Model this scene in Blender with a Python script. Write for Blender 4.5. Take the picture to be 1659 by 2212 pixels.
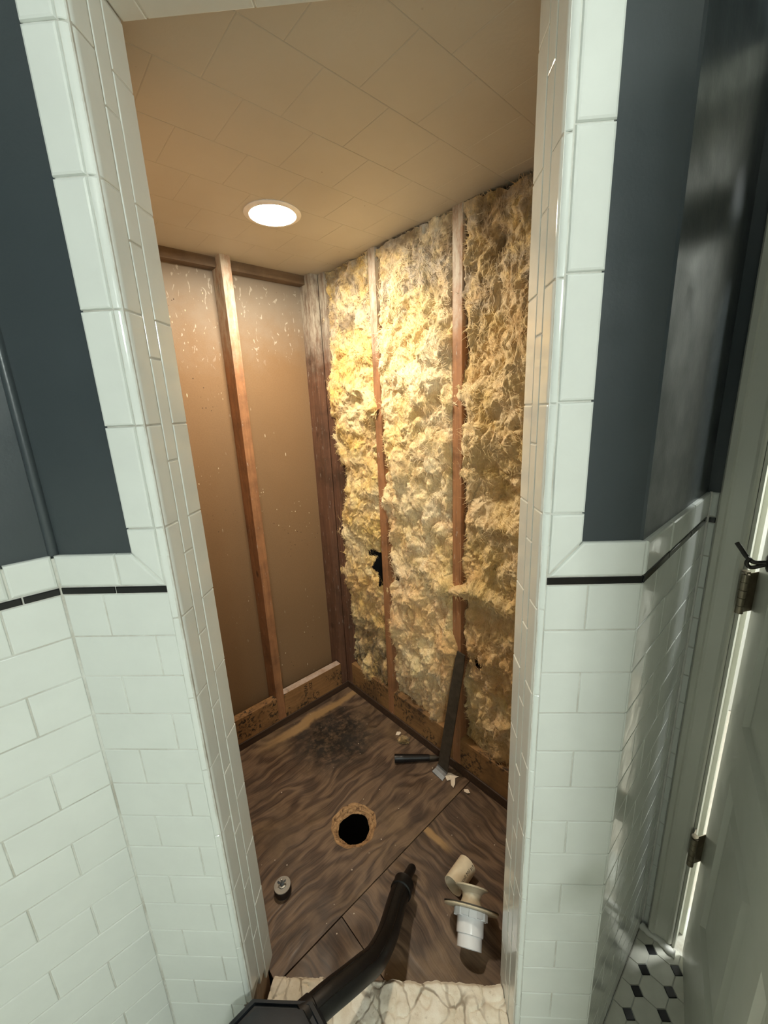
import bpy, bmesh, math, random
import numpy as np
from mathutils import Matrix, Vector

random.seed(7); rng = np.random.default_rng(7)
for o in list(bpy.data.objects): bpy.data.objects.remove(o)
scn = bpy.context.scene
COL = scn.collection
PI = math.pi
S2 = math.sqrt(.5)

# ---------------------------------------------------------------- camera, world, exposure
CAM = Vector((.0496, -.5773, 1.5122)); YAW, PITCH, ROLL, FPX = -.0587, -.2490, -.0448, 862.87
_f = Vector((math.sin(YAW)*math.cos(PITCH), math.cos(YAW)*math.cos(PITCH), math.sin(PITCH)))
_r = Vector((math.cos(YAW), -math.sin(YAW), 0)); _u = _r.cross(_f)
_rr = _r*math.cos(ROLL)+_u*math.sin(ROLL); _uu = -_r*math.sin(ROLL)+_u*math.cos(ROLL)
cd = bpy.data.cameras.new('camera'); cam = bpy.data.objects.new('camera', cd); COL.objects.link(cam)
cam.matrix_world = Matrix(((_rr.x, _uu.x, -_f.x, CAM.x), (_rr.y, _uu.y, -_f.y, CAM.y), (_rr.z, _uu.z, -_f.z, CAM.z), (0, 0, 0, 1)))
cd.sensor_fit = 'VERTICAL'; cd.sensor_height = 36; cd.lens = FPX/2212*36; cd.clip_start = .01
scn.camera = cam
world = bpy.data.worlds.new('world'); scn.world = world; world.use_nodes = True
world.node_tree.nodes['Background'].inputs[0].default_value = (.85, .95, 1, 1)
world.node_tree.nodes['Background'].inputs[1].default_value = 0.0
scn.view_settings.view_transform = 'Standard'; scn.view_settings.look = 'None'
scn.view_settings.gamma = 1; scn.view_settings.use_curve_mapping = False
scn.view_settings.exposure = 0.0
SHOWER_LIGHT = 360.0       # emission of the recessed lens
VANITY_LIGHT = 200.0      # emission of each vanity globe
HALL_LIGHT = 260.0         # emission of the hall ceiling lamp

# ---------------------------------------------------------------- frames
A = Vector((S2, S2, 0)); B = Vector((-S2, S2, 0)); Z = Vector((0, 0, 1)); X = Vector((1, 0, 0)); Y = Vector((0, 1, 0))
CX, CY = -.3021, 1.3181            # inner corner of the shower alcove
CA = (CX+CY)*S2; CB = (-CX+CY)*S2
ZC, ZF = 2.087, .04                # alcove ceiling and subfloor
def AL(s, t, z): return Vector((CX, CY, 0)) - A*s - B*t + Z*z
def ab(a, b, z=0): return A*a + B*b + Z*z
XL, XR, XLC, XRC = -.341, .2597, -.5208, .4031
JL, JR, JD = -.327, .248, .118      # jamb faces and depth
BL, BR, AD = .3682, -.285, .7227    # left wall plane, right wall plane, door wall plane
ZLB, ZLT, ZCT = 1.2407, 1.2542, 1.310
PZ = .0775; NB = 2.45               # course height, bathroom ceiling

# ---------------------------------------------------------------- material helpers
def new_mat(name):
    m = bpy.data.materials.new(name); m.use_nodes = True
    nt = m.node_tree; return m, nt, nt.nodes['Principled BSDF']
def nd(nt, typ, **kw):
    n = nt.nodes.new(typ)
    for k, v in kw.items():
        if k.startswith('_'): setattr(n, k[1:], v)
        else:
            key = k.replace('__', ' ')
            n.inputs[key].default_value = v
    return n
def L(nt, a, b): nt.links.new(a, b)
def pos(nt): return nd(nt, 'ShaderNodeNewGeometry').outputs['Position']
def objc(nt): return nd(nt, 'ShaderNodeTexCoord').outputs['Object']
def mapping(nt, vec, scale=(1, 1, 1), rot=(0, 0, 0), loc=(0, 0, 0)):
    m = nd(nt, 'ShaderNodeMapping', Scale=scale, Rotation=rot, Location=loc); L(nt, vec, m.inputs['Vector']); return m.outputs[0]
def alcove(nt, scale=(1, 1, 1)):
    """world position -> (s, t, z) of the alcove"""
    p = pos(nt); out = nd(nt, 'ShaderNodeCombineXYZ')
    for i, (ax, c) in enumerate(((A, CA), (B, CB))):
        d = nd(nt, 'ShaderNodeVectorMath', _operation='DOT_PRODUCT'); L(nt, p, d.inputs[0]); d.inputs[1].default_value = ax
        m = nd(nt, 'ShaderNodeMath', _operation='SUBTRACT'); m.inputs[0].default_value = c; L(nt, d.outputs['Value'], m.inputs[1])
        L(nt, m.outputs[0], out.inputs[i])
    sp = nd(nt, 'ShaderNodeSeparateXYZ'); L(nt, p, sp.inputs[0]); L(nt, sp.outputs[2], out.inputs[2])
    return mapping(nt, out.outputs[0], scale) if scale != (1, 1, 1) else out.outputs[0]
def noise(nt, vec, scale, detail=3, rough=.55, dist=0):
    n = nd(nt, 'ShaderNodeTexNoise', Scale=scale, Detail=detail, Roughness=rough, Distortion=dist)
    L(nt, vec, n.inputs['Vector']); return n.outputs['Fac']
def voro(nt, vec, scale, feature='F1', rnd=1.0, out='Distance'):
    n = nd(nt, 'ShaderNodeTexVoronoi', Scale=scale, Randomness=rnd, _feature=feature); L(nt, vec, n.inputs['Vector']); return n.outputs[out]
def ramp(nt, fac, stops):
    r = nd(nt, 'ShaderNodeValToRGB'); e = r.color_ramp.elements
    while len(e) < len(stops): e.new(.5)
    for el, (p, c) in zip(e, stops):
        el.position = p; el.color = (c, c, c, 1) if not hasattr(c, '__len__') else (*c, 1)
    L(nt, fac, r.inputs[0]); return r.outputs[0]
def mix(nt, fac, a, b, mode='MIX'):
    m = nd(nt, 'ShaderNodeMix', _data_type='RGBA', _blend_type=mode)
    for sock, v in ((m.inputs[0], fac), (m.inputs[6], a), (m.inputs[7], b)):
        if hasattr(v, 'is_linked'): L(nt, v, sock)
        elif hasattr(v, '__len__'): sock.default_value = (*v, 1)
        else: sock.default_value = v
    return m.outputs[2]
def math_(nt, op, a, b=0, clamp=False):
    m = nd(nt, 'ShaderNodeMath', _operation=op, _use_clamp=clamp)
    for i, v in enumerate((a, b)):
        if hasattr(v, 'is_linked'): L(nt, v, m.inputs[i])
        else: m.inputs[i].default_value = v
    return m.outputs[0]
def comp(nt, vec, i):
    sp = nd(nt, 'ShaderNodeSeparateXYZ'); L(nt, vec, sp.inputs[0]); return sp.outputs[i]
def rng_(nt, v, a, b, c=0.0, d=1.0):
    m = nd(nt, 'ShaderNodeMapRange', _clamp=True); m.interpolation_type = 'SMOOTHSTEP'
    L(nt, v, m.inputs[0])
    for i, x in zip((1, 2, 3, 4), (a, b, c, d)): m.inputs[i].default_value = x
    return m.outputs[0]
def bump(nt, bsdf, h, strength=.3, dist=.01):
    b = nd(nt, 'ShaderNodeBump', Strength=strength, Distance=dist); L(nt, h, b.inputs['Height']); L(nt, b.outputs[0], bsdf.inputs['Normal'])
def simple(name, col, rough=.5, metal=0, var=.08, scale=20, bmp=0, bscale=None, ior=1.5):
    m, nt, b = new_mat(name); p = objc(nt)
    n = noise(nt, p, scale, 4)
    c = mix(nt, ramp(nt, n, [(.3, 0), (.7, 1)]), tuple(x*(1-var) for x in col), tuple(min(1, x*(1+var)) for x in col))
    L(nt, c, b.inputs['Base Color']); b.inputs['Roughness'].default_value = rough; b.inputs['Metallic'].default_value = metal; b.inputs['IOR'].default_value = ior
    if bmp: bump(nt, b, noise(nt, p, bscale or scale*4, 3), bmp, .002)
    return m
M = {}
# glazed white wall tile
def mk_tile(name, col, rough=.1):
    m, nt, b = new_mat(name); p = pos(nt)
    oi = nd(nt, 'ShaderNodeObjectInfo').outputs['Random']
    n = noise(nt, p, 14, 4, .6)
    c = mix(nt, ramp(nt, n, [(.35, 0), (.7, 1)]), col, tuple(x*.955 for x in col))
    c = mix(nt, math_(nt, 'MULTIPLY', oi, .10), c, tuple(x*.86 for x in col))
    L(nt, c, b.inputs['Base Color']); b.inputs['Roughness'].default_value = rough
    L(nt, ramp(nt, noise(nt, p, 60, 2), [(.35, rough*.8), (.75, rough*1.6)]), b.inputs['Roughness'])
    bump(nt, b, noise(nt, p, 26, 2), .06, .006)
    return m
M['tile'] = mk_tile('white_glazed_tile', (.77, .80, .755))
M['black_tile'] = simple('black_glazed_tile', (.006, .006, .007), .1)
M['octagon'] = simple('white_floor_tile', (.66, .65, .57), .3, var=.06, scale=30)
M['black_dot'] = simple('black_floor_tile', (.008, .008, .009), .3)
def mk_grout():
    m, nt, b = new_mat('grout'); p = pos(nt)
    c = mix(nt, ramp(nt, noise(nt, p, 9, 5, .7), [(.42, 0), (.72, 1)]), (.70, .71, .66), (.42, .39, .32))
    L(nt, c, b.inputs['Base Color']); b.inputs['Roughness'].default_value = .9; bump(nt, b, noise(nt, p, 500, 2), .2, .001); return m
M['grout'] = mk_grout()
def mk_paint(name, col, rough, var=.1, peel=.1):
    m, nt, b = new_mat(name); p = pos(nt)
    c = mix(nt, ramp(nt, noise(nt, p, 6, 4), [(.3, 0), (.7, 1)]), col, tuple(x*(1+var) for x in col))
    L(nt, c, b.inputs['Base Color']); L(nt, ramp(nt, noise(nt, p, 18, 3), [(.3, rough*.85), (.7, rough*1.2)]), b.inputs['Roughness'])
    bump(nt, b, noise(nt, p, 160, 3), peel, .002); return m
M['slate'] = mk_paint('slate_grey_paint', (.046, .057, .063), .33, peel=.12)
M['door_paint'] = mk_paint('white_door_paint', (.64, .64, .56), .34, .05, .06)
M['white_wall'] = mk_paint('white_room_paint', (.72, .72, .68), .6, .04, .05)
M['ceil_paint'] = None
def mk_ceil():
    m, nt, b = new_mat('beige_painted_ceiling_tile'); p = pos(nt)
    c = mix(nt, ramp(nt, noise(nt, p, 3.5, 4), [(.35, 0), (.7, 1)]), (.58, .55, .475), (.53, .495, .415))
    sp = ramp(nt, voro(nt, p, 21), [(.0, 1), (.035, 1), (.06, 0)])
    sp = math_(nt, 'MULTIPLY', sp, ramp(nt, noise(nt, p, 7, 2), [(.52, 0), (.6, 1)]))
    c = mix(nt, math_(nt, 'MULTIPLY', sp, .6), c, (.2, .12, .06))
    L(nt, c, b.inputs['Base Color']); b.inputs['Roughness'].default_value = .55; bump(nt, b, noise(nt, p, 90, 3), .15, .003); return m
M['ceil_paint'] = mk_ceil()
def mk_board():
    m, nt, b = new_mat('brown_paper_faced_board'); q = alcove(nt); z = comp(nt, q, 2)
    c = mix(nt, noise(nt, q, 3, 4), (.225, .135, .064), (.30, .187, .095))
    c = mix(nt, ramp(nt, noise(nt, q, 190, 3, .7), [(.40, 0), (.68, .6)]), c, (.22, .132, .064))
    # pale plaster dust near the top
    zz = math_(nt, 'ADD', z, math_(nt, 'MULTIPLY', noise(nt, q, 6, 5, .7), .35))
    dust = rng_(nt, zz, 1.83, 2.2)
    c = mix(nt, math_(nt, 'MULTIPLY', dust, .72), c, (.33, .30, .25))
    # smeared plaster marks
    sm = ramp(nt, noise(nt, mapping(nt, q, (14, 14, 7)), 3.2, 3, .5, 1.4), [(.64, 0), (.68, 1)])
    sm = math_(nt, 'MULTIPLY', sm, rng_(nt, zz, 1.86, 2.0)); c = mix(nt, math_(nt, 'MULTIPLY', sm, .55), c, (.68, .64, .55))
    # pale flecks and splinters
    mask = ramp(nt, noise(nt, q, 5.5, 3), [(.54, 0), (.62, 1)])
    v = voro(nt, mapping(nt, q, (1, 1, .55), (.5, 0, 0)), 62); fl = ramp(nt, v, [(.0, 1), (.10, 1), (.14, 0)])
    c = mix(nt, math_(nt, 'MULTIPLY', fl, mask), c, (.78, .68, .48))
    v2 = voro(nt, mapping(nt, q, (1, 1, .22), (.35, 0, 0)), 44); f2 = ramp(nt, v2, [(0, 1), (.06, 1), (.085, 0)])
    c = mix(nt, math_(nt, 'MULTIPLY', f2, ramp(nt, noise(nt, q, 4.1, 2), [(.56, 0), (.62, 1)])), c, (.80, .72, .54))
    dk = ramp(nt, voro(nt, mapping(nt, q, (1, 1, 1), loc=(3, 1, 2)), 58), [(0, 1), (.1, 1), (.14, 0)])
    c = mix(nt, math_(nt, 'MULTIPLY', dk, ramp(nt, noise(nt, q, 6.3, 2), [(.58, 0), (.64, 1)])), c, (.06, .035, .02))
    L(nt, c, b.inputs['Base Color']); b.inputs['Roughness'].default_value = .75; bump(nt, b, noise(nt, q, 240, 2), .12, .002); return m
M['board'] = mk_board()
def mk_wood(name, c1, c2, axis=2, dirt=(.05, .03, .018), dirt_amt=.5, dust=True, speck=0.0, topdust=False):
    m, nt, b = new_mat(name); q = alcove(nt); z = comp(nt, q, 2)
    sc = [26, 26, 26]; sc[axis] = 1.6
    g = noise(nt, mapping(nt, q, tuple(sc)), 3.0, 5, .6, .6)
    c = mix(nt, ramp(nt, g, [(.3, 0), (.68, 1)]), c1, c2)
    d = math_(nt, 'MULTIPLY', ramp(nt, noise(nt, q, 7, 5, .7), [(.46, 0), (.66, 1)]), dirt_amt)
    c = mix(nt, d, c, dirt)
    kn = ramp(nt, voro(nt, mapping(nt, q, (1, 1, .75)), 7.5), [(0, 1), (.07, 1), (.13, 0)]); c = mix(nt, math_(nt, 'MULTIPLY', kn, .75), c, (.05, .022, .012))
    if dust:
        zz = math_(nt, 'ADD', z, math_(nt, 'MULTIPLY', noise(nt, q, 11, 5, .75), .4)); c = mix(nt, math_(nt, 'MULTIPLY', rng_(nt, zz, 1.84, 2.16, 0, 1), ramp(nt, noise(nt, mapping(nt, q, (30, 30, 8)), 1.6, 5, .7), [(.38, .25), (.58, .9)])), c, (.56, .52, .43))
        pl = ramp(nt, noise(nt, mapping(nt, q, (40, 40, 9)), 2.2, 4, .7), [(.63, 0), (.68, 1)]); c = mix(nt, math_(nt, 'MULTIPLY', pl, .5), c, (.6, .55, .48))
    if speck:
        s_ = ramp(nt, noise(nt, q, 60, 4, .7), [(.50, 0), (.57, 1)]); s_ = math_(nt, 'MULTIPLY', s_, ramp(nt, noise(nt, q, 8, 2), [(.46, 0), (.56, 1)]))
        c = mix(nt, math_(nt, 'MULTIPLY', s_, speck), c, (.025, .018, .012))
    if topdust:
        nz = comp(nt, nd(nt, 'ShaderNodeNewGeometry').outputs['Normal'], 2)
        c = mix(nt, math_(nt, 'MULTIPLY', rng_(nt, nz, .5, .9), ramp(nt, noise(nt, q, 22, 4, .7), [(.3, .35), (.55, .95)])), c, (.56, .45, .38))
    L(nt, c, b.inputs['Base Color']); b.inputs['Roughness'].default_value = .62; bump(nt, b, g, .35, .003); return m
M['stud'] = mk_wood('orange_pine_stud', (.42, .205, .090), (.29, .135, .062), dirt_amt=.45)
M['stud_dark'] = mk_wood('weathered_brown_stud', (.20, .098, .056), (.105, .052, .033), dirt_amt=.6)
M['top_plate'] = mk_wood('dusty_top_plate', (.20, .135, .08), (.14, .09, .05), axis=0, dust=False)
M['plate'] = mk_wood('wet_dark_sill', (.075, .04, .022), (.035, .02, .012), axis=0, dust=False)
M['block_l'] = mk_wood('yellow_pine_block', (.38, .205, .080), (.28, .145, .055), axis=0, dust=False, speck=1.0, dirt_amt=.45, topdust=True)
M['block_clean'] = mk_wood('yellow_pine_block_without_dust', (.38, .205, .080), (.28, .145, .055), axis=0, dust=False, speck=1.0, dirt_amt=.45)
M['block_r'] = mk_wood('yellow_pine_block_by_insulation', (.33, .185, .07), (.25, .13, .048), axis=1, dust=False, speck=.9, dirt_amt=.55)
M['jamb_wood'] = mk_wood('bare_jamb_wood', (.34, .235, .155), (.26, .17, .105), dust=False, dirt_amt=.3)
M['felt'] = simple('black_building_felt', (.022, .021, .020), .9)
M['soil'] = simple('crawl_space_soil', (.10, .075, .052), .95)
M['drywall'] = mk_paint('tan_drywall_back', (.36, .25, .15), .8, .1, .05)
def mk_ply(name, axis, seed):
    m, nt, b = new_mat(name); q = mapping(nt, alcove(nt), (1, 1, 1), loc=(seed, seed*.7, 0))
    q0 = alcove(nt)
    sc = [7.5, 7.5, 1]; sc[axis] = 2.0
    warp = nd(nt, 'ShaderNodeTexNoise', Scale=2.6, Detail=3.0, Roughness=.55); L(nt, q, warp.inputs['Vector'])
    vm = nd(nt, 'ShaderNodeVectorMath', _operation='MULTIPLY_ADD'); L(nt, warp.outputs['Color'], vm.inputs[0]); vm.inputs[1].default_value = (.16, .16, 0); L(nt, q, vm.inputs[2])
    g0 = noise(nt, mapping(nt, vm.outputs[0], tuple(sc)), 1.0, 3, .42)
    bands = math_(nt, 'SINE', math_(nt, 'MULTIPLY', g0, 62)); bands = math_(nt, 'ADD', math_(nt, 'MULTIPLY', bands, .5), .5)
    fsc = [190, 190, 1]; fsc[axis] = 7
    fine = noise(nt, mapping(nt, vm.outputs[0], tuple(fsc)), 1.0, 3, .6)
    c = mix(nt, ramp(nt, bands, [(.12, 0), (.5, .55), (.9, 1)]), (.040, .023, .015), (.200, .130, .080))
    c = mix(nt, ramp(nt, fine, [(.35, 0), (.65, 1)]), c, (.155, .100, .062), 'MIX') if False else mix(nt, .42, c, ramp(nt, fine, [(.32, (.035, .02, .013)), (.68, (.22, .14, .085))]))
    pale = ramp(nt, noise(nt, q, 3.3, 4, .6), [(.50, 0), (.70, 1)]); c = mix(nt, math_(nt, 'MULTIPLY', pale, .6), c, (.25, .165, .085))
    wet = ramp(nt, noise(nt, mapping(nt, q, (1, 1, 1), loc=(4, 2, 0)), 4.0, 5, .65), [(.48, 0), (.66, 1)]); c = mix(nt, math_(nt, 'MULTIPLY', wet, .6), c, (.035, .021, .014))
    # black mould patch by the inner corner
    ds = nd(nt, 'ShaderNodeVectorMath', _operation='DISTANCE'); L(nt, q0, ds.inputs[0]); ds.inputs[1].default_value = (.25, .24, ZF)
    md = math_(nt, 'ADD', ds.outputs['Value'], math_(nt, 'MULTIPLY', noise(nt, q, 11, 5, .7), .22))
    c = mix(nt, math_(nt, 'MULTIPLY', rng_(nt, md, .37, .2), ramp(nt, noise(nt, q, 34, 5, .75), [(.36, .25), (.56, 1)])), c, (.018, .015, .012))
    s_ = comp(nt, q0, 0); t_ = comp(nt, q0, 1); wob = math_(nt, 'MULTIPLY', noise(nt, q, 6, 4, .6), .10)
    def band(v, c0, r):
        return rng_(nt, math_(nt, 'ABSOLUTE', math_(nt, 'SUBTRACT', v, c0)), r, r*.35)
    st = math_(nt, 'MULTIPLY', band(math_(nt, 'ADD', t_, wob), .115, .032), rng_(nt, s_, .62, .35))
    st2 = math_(nt, 'MULTIPLY', band(math_(nt, 'ADD', s_, math_(nt, 'MULTIPLY', wob, .4)), .293, .016), math_(nt, 'MULTIPLY', rng_(nt, t_, .95, .88), rng_(nt, t_, .8185, .8186)))
    c = mix(nt, math_(nt, 'MULTIPLY', math_(nt, 'MAXIMUM', st, st2), .8), c, (.40, .25, .11))
    fl = ramp(nt, voro(nt, q, 30), [(0, 1), (.05, 1), (.075, 0)]); fl = math_(nt, 'MULTIPLY', fl, ramp(nt, noise(nt, q, 8, 2), [(.5, 0), (.56, 1)]))
    c = mix(nt, fl, c, (.62, .55, .44))
    L(nt, c, b.inputs['Base Color']); L(nt, ramp(nt, noise(nt, q, 9, 3), [(.35, .38), (.7, .7)]), b.inputs['Roughness'])
    bump(nt, b, mix(nt, .5, bands, fine), .25, .0025); return m
M['ply1'] = mk_ply('stained_plywood', 0, 0.0)
M['ply2'] = mk_ply('stained_plywood_offcut', 1, 3.7)
M['ply3'] = mk_ply('stained_plywood_corner', 1, 8.1)
def mk_rim():
    m, nt, b = new_mat('raw_sawn_plywood'); p = pos(nt)
    z = comp(nt, p, 2); n = noise(nt, mapping(nt, p, (1, 1, 12)), 28, 5, .7)
    c = mix(nt, ramp(nt, n, [(.3, 0), (.65, 1)]), (.20, .105, .045), (.56, .35, .17)); c = mix(nt, ramp(nt, noise(nt, p, 60, 4, .7), [(.52, 0), (.66, 1)]), c, (.11, .055, .025))
    L(nt, c, b.inputs['Base Color']); b.inputs['Roughness'].default_value = .85; bump(nt, b, n, .6, .004); return m
M['rim'] = mk_rim()
def mk_ins(name, base, seed, mould):
    m, nt, b = new_mat(name); q = mapping(nt, alcove(nt), (1, 1, 1), loc=(seed, seed*1.3, seed*.4)); z = comp(nt, alcove(nt), 2)
    cream, yel, org = base
    c = mix(nt, ramp(nt, noise(nt, q, 5.5, 5, .62, .5), [(.38, 0), (.62, 1)]), cream, yel)
    c = mix(nt, math_(nt, 'MULTIPLY', ramp(nt, noise(nt, q, 9, 5, .65), [(.5, 0), (.7, 1)]), .7), c, org)
    # orange water stains and mould low down, plaster dust at the head
    zn = math_(nt, 'ADD', z, math_(nt, 'MULTIPLY', noise(nt, q, 6, 4, .65), .5))
    c = mix(nt, math_(nt, 'MULTIPLY', ramp(nt, noise(nt, q, 5, 4, .65), [(.40, 0), (.60, 1)]), rng_(nt, zn, 1.30, .80, 0, .9)), c, org)
    mm = math_(nt, 'MULTIPLY', ramp(nt, noise(nt, q, 17, 5, .7), [(.36, 0), (.6, 1)]), rng_(nt, zn, mould, mould-.5, 0, .9))
    c = mix(nt, mm, c, (.060, .040, .017))
    d = math_(nt, 'MULTIPLY', ramp(nt, noise(nt, q, 12, 5, .7), [(.4, 0), (.62, 1)]), rng_(nt, zn, 1.98, 2.2, 0, .85)); c = mix(nt, d, c, (.50, .45, .38))
    gr = math_(nt, 'MULTIPLY', ramp(nt, noise(nt, q, 10, 4, .7), [(.47, 0), (.60, 1)]), rng_(nt, zn, 1.95, 2.15, 0, .8)); c = mix(nt, gr, c, (.20, .145, .085))
    f = noise(nt, mapping(nt, q, (1, 1, .35)), 230, 3, .65); c = mix(nt, ramp(nt, f, [(.3, .35), (.55, 0)]), c, (.30, .19, .07))
    L(nt, c, b.inputs['Base Color']); b.inputs['Roughness'].default_value = .95; b.inputs['Specular IOR Level'].default_value = .12
    if 'Sheen Weight' in b.inputs: b.inputs['Sheen Weight'].default_value = .25
    bump(nt, b, mix(nt, .6, noise(nt, q, 95, 4, .7), f), .85, .006); return m
M['ins1'] = mk_ins('yellow_glass_wool', ((.84, .70, .42), (.80, .57, .18), (.70, .43, .17)), 0.0, 1.02)
M['ins2'] = mk_ins('cream_glass_wool', ((.87, .74, .50), (.83, .64, .29), (.75, .47, .21)), 5.2, .72)
M['ins3'] = mk_ins('tan_glass_wool', ((.79, .64, .40), (.73, .54, .23), (.63, .39, .165)), 9.7, .66)
def mk_slab():
    m, nt, b = new_mat('cream_mortar'); p = pos(nt)
    w = nd(nt, 'ShaderNodeTexNoise', Scale=9.0, Detail=3.0); L(nt, p, w.inputs['Vector'])
    vm = nd(nt, 'ShaderNodeVectorMath', _operation='MULTIPLY_ADD'); L(nt, w.outputs['Color'], vm.inputs[0]); vm.inputs[1].default_value = (.10, .10, .02); L(nt, p, vm.inputs[2])
    e = voro(nt, mapping(nt, vm.outputs[0], (1, .75, 0)), 17, 'DISTANCE_TO_EDGE'); ck = ramp(nt, e, [(0, 1), (.02, .85), (.055, 0)])
    ck = math_(nt, 'MULTIPLY', ck, ramp(nt, noise(nt, p, 13, 2), [(.36, .15), (.52, 1)]))
    c = mix(nt, ramp(nt, noise(nt, p, 16, 5, .65), [(.38, 0), (.66, 1)]), (.82, .77, .66), (.66, .58, .45))
    c = mix(nt, math_(nt, 'MULTIPLY', ck, .8), c, (.20, .15, .10)); c = mix(nt, ramp(nt, noise(nt, p, 70, 4, .7), [(.62, 0), (.72, .5)]), c, (.36, .29, .2))
    L(nt, c, b.inputs['Base Color']); b.inputs['Roughness'].default_value = .9
    bump(nt, b, math_(nt, 'SUBTRACT', noise(nt, p, 55, 4, .65), ck), .5, .004); return m
M['slab'] = mk_slab()
M['hinge'] = simple('tarnished_nickel', (.30, .255, .19), .38, .9, .15, 60)
M['hook'] = simple('dark_bronze', (.06, .055, .05), .28, .8, .2, 60)
M['black_plastic'] = simple('black_plastic', (.005, .005, .0055), .4, 0, .2, 40, .08, 300)
M['navy_plastic'] = simple('blue_black_plastic', (.008, .011, .015), .6, 0, .15, 30, .1, 300)
M['seam_plastic'] = simple('black_mould_seam', (.005, .005, .0055), .22)
M['steel_dark'] = simple('dark_oxidised_steel', (.065, .054, .040), .5, .2, .3, 40, .2, 200)
M['steel'] = simple('worn_bright_steel', (.20, .22, .24), .4, .7, .15, 60)
M['zinc'] = simple('zinc_plated_steel', (.30, .295, .27), .42, .75, .12, 60)
M['rubber'] = simple('dark_brown_rubber', (.02, .012, .009), .55)
M['pvc_cream'] = simple('cream_pvc', (.76, .66, .48), .4, 0, .12, 35)
M['pvc_white'] = simple('white_pvc', (.82, .84, .86), .22, 0, .03, 30)
M['pvc_bisque'] = simple('bisque_plastic', (.66, .58, .42), .45, 0, .1, 30)
M['ink'] = simple('black_ink', (.02, .016, .012), .7)
M['chip'] = simple('pale_paint_flake', (.80, .69, .55), .7)
M['caulk'] = simple('white_caulk', (.78, .77, .72), .5, 0, .05, 60, .2, 120)
M['trimring'] = simple('white_light_trim', (.86, .84, .80), .4)
def mk_emit(name, col, st):
    m, nt, b = new_mat(name); b.inputs['Base Color'].default_value = (.9, .9, .9, 1)
    b.inputs['Emission Color'].default_value = (*col, 1); b.inputs['Emission Strength'].default_value = st; return m
M['lens'] = mk_emit('lit_shower_lens', (1, .87, .69), SHOWER_LIGHT)
M['globe'] = mk_emit('lit_vanity_globe', (.93, 1, .94), VANITY_LIGHT)
M['hall_lens'] = mk_emit('lit_hall_lens', (.96, 1, .96), HALL_LIGHT)

# ---------------------------------------------------------------- object helpers
BASE = {}
def link(o): COL.objects.link(o); return o
def tag(o, label=None, cat=None, group=None, kind=None):
    if label: o['label'] = label
    if cat: o['category'] = cat
    if group: o['group'] = group
    if kind: o['kind'] = kind
    return o
def root(name, loc, label, cat, group=None, kind=None):
    o = link(bpy.data.objects.new(name, None)); o.location = loc; o.empty_display_size = .05; BASE[o.name] = Vector(loc)
    return tag(o, label, cat, group, kind)
def base(o):
    """world translation of an object (things only carry translations)"""
    return BASE.get(o.name, Vector((0, 0, 0))) if o else Vector((0, 0, 0))
def mesh(name, vs, fs, mat, parent=None, smooth=False, smooth_angle=None):
    """vs are world coordinates"""
    b0 = base(parent)
    me = bpy.data.meshes.new(name); me.from_pydata([tuple(Vector(v)-b0) for v in vs], [], fs); me.materials.append(mat)
    if smooth: me.polygons.foreach_set('use_smooth', [True]*len(me.polygons))
    if smooth_angle: me.set_sharp_from_angle(angle=smooth_angle)
    me.update()
    o = link(bpy.data.objects.new(name, me))
    if parent: o.parent = parent
    BASE[o.name] = b0
    return o
def place(name, me, mtx, parent):
    o = link(bpy.data.objects.new(name, me)); o.parent = parent
    o.matrix_basis = Matrix.Translation(-base(parent)) @ mtx; BASE[o.name] = Vector((0, 0, 0)); return o
def frame(o, u, v, n):
    return Matrix(((u.x, v.x, n.x, o.x), (u.y, v.y, n.y, o.y), (u.z, v.z, n.z, o.z), (0, 0, 0, 1)))
def box_vf(o, u, v, w):
    vs = [o+u*i+v*j+w*k for k in (0, 1) for j in (0, 1) for i in (0, 1)]
    fs = [(0, 2, 3, 1), (4, 5, 7, 6), (0, 1, 5, 4), (1, 3, 7, 5), (3, 2, 6, 7), (2, 0, 4, 6)]
    if u.cross(v).dot(w) < 0: fs = [tuple(reversed(f)) for f in fs]
    return vs, fs
def box(name, o, u, v, w, mat, parent=None, bev=0):
    vs, fs = box_vf(Vector(o), Vector(u), Vector(v), Vector(w))
    if not bev: return mesh(name, vs, fs, mat, parent)
    bm = bmesh.new(); bv = [bm.verts.new(v_) for v_ in vs]
    for f in fs: bm.faces.new([bv[i] for i in f])
    bmesh.ops.bevel(bm, geom=bm.edges[:], offset=bev, segments=2, profile=.6, affect='EDGES')
    return from_bm(name, bm, mat, parent)
def from_bm(name, bm, mat, parent=None, smooth=False, ang=None):
    b0 = base(parent); bmesh.ops.recalc_face_normals(bm, faces=bm.faces[:])
    for v in bm.verts: v.co -= b0
    me = bpy.data.meshes.new(name); bm.to_mesh(me); bm.free(); me.materials.append(mat)
    if smooth or ang: me.polygons.foreach_set('use_smooth', [True]*len(me.polygons))
    if ang: me.set_sharp_from_angle(angle=ang)
    o = link(bpy.data.objects.new(name, me)); BASE[o.name] = b0
    if parent: o.parent = parent
    return o
def prism_poly(name, pts, z0, z1, mat, parent=None):
    """vertical prism over a plan polygon (counter-clockwise)"""
    n = len(pts); vs = [Vector((p[0], p[1], z0)) for p in pts]+[Vector((p[0], p[1], z1)) for p in pts]
    fs = [tuple(reversed(range(n))), tuple(range(n, 2*n))]+[(i, (i+1) % n, n+(i+1) % n, n+i) for i in range(n)]
    return mesh(name, vs, fs, mat, parent)
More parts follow.
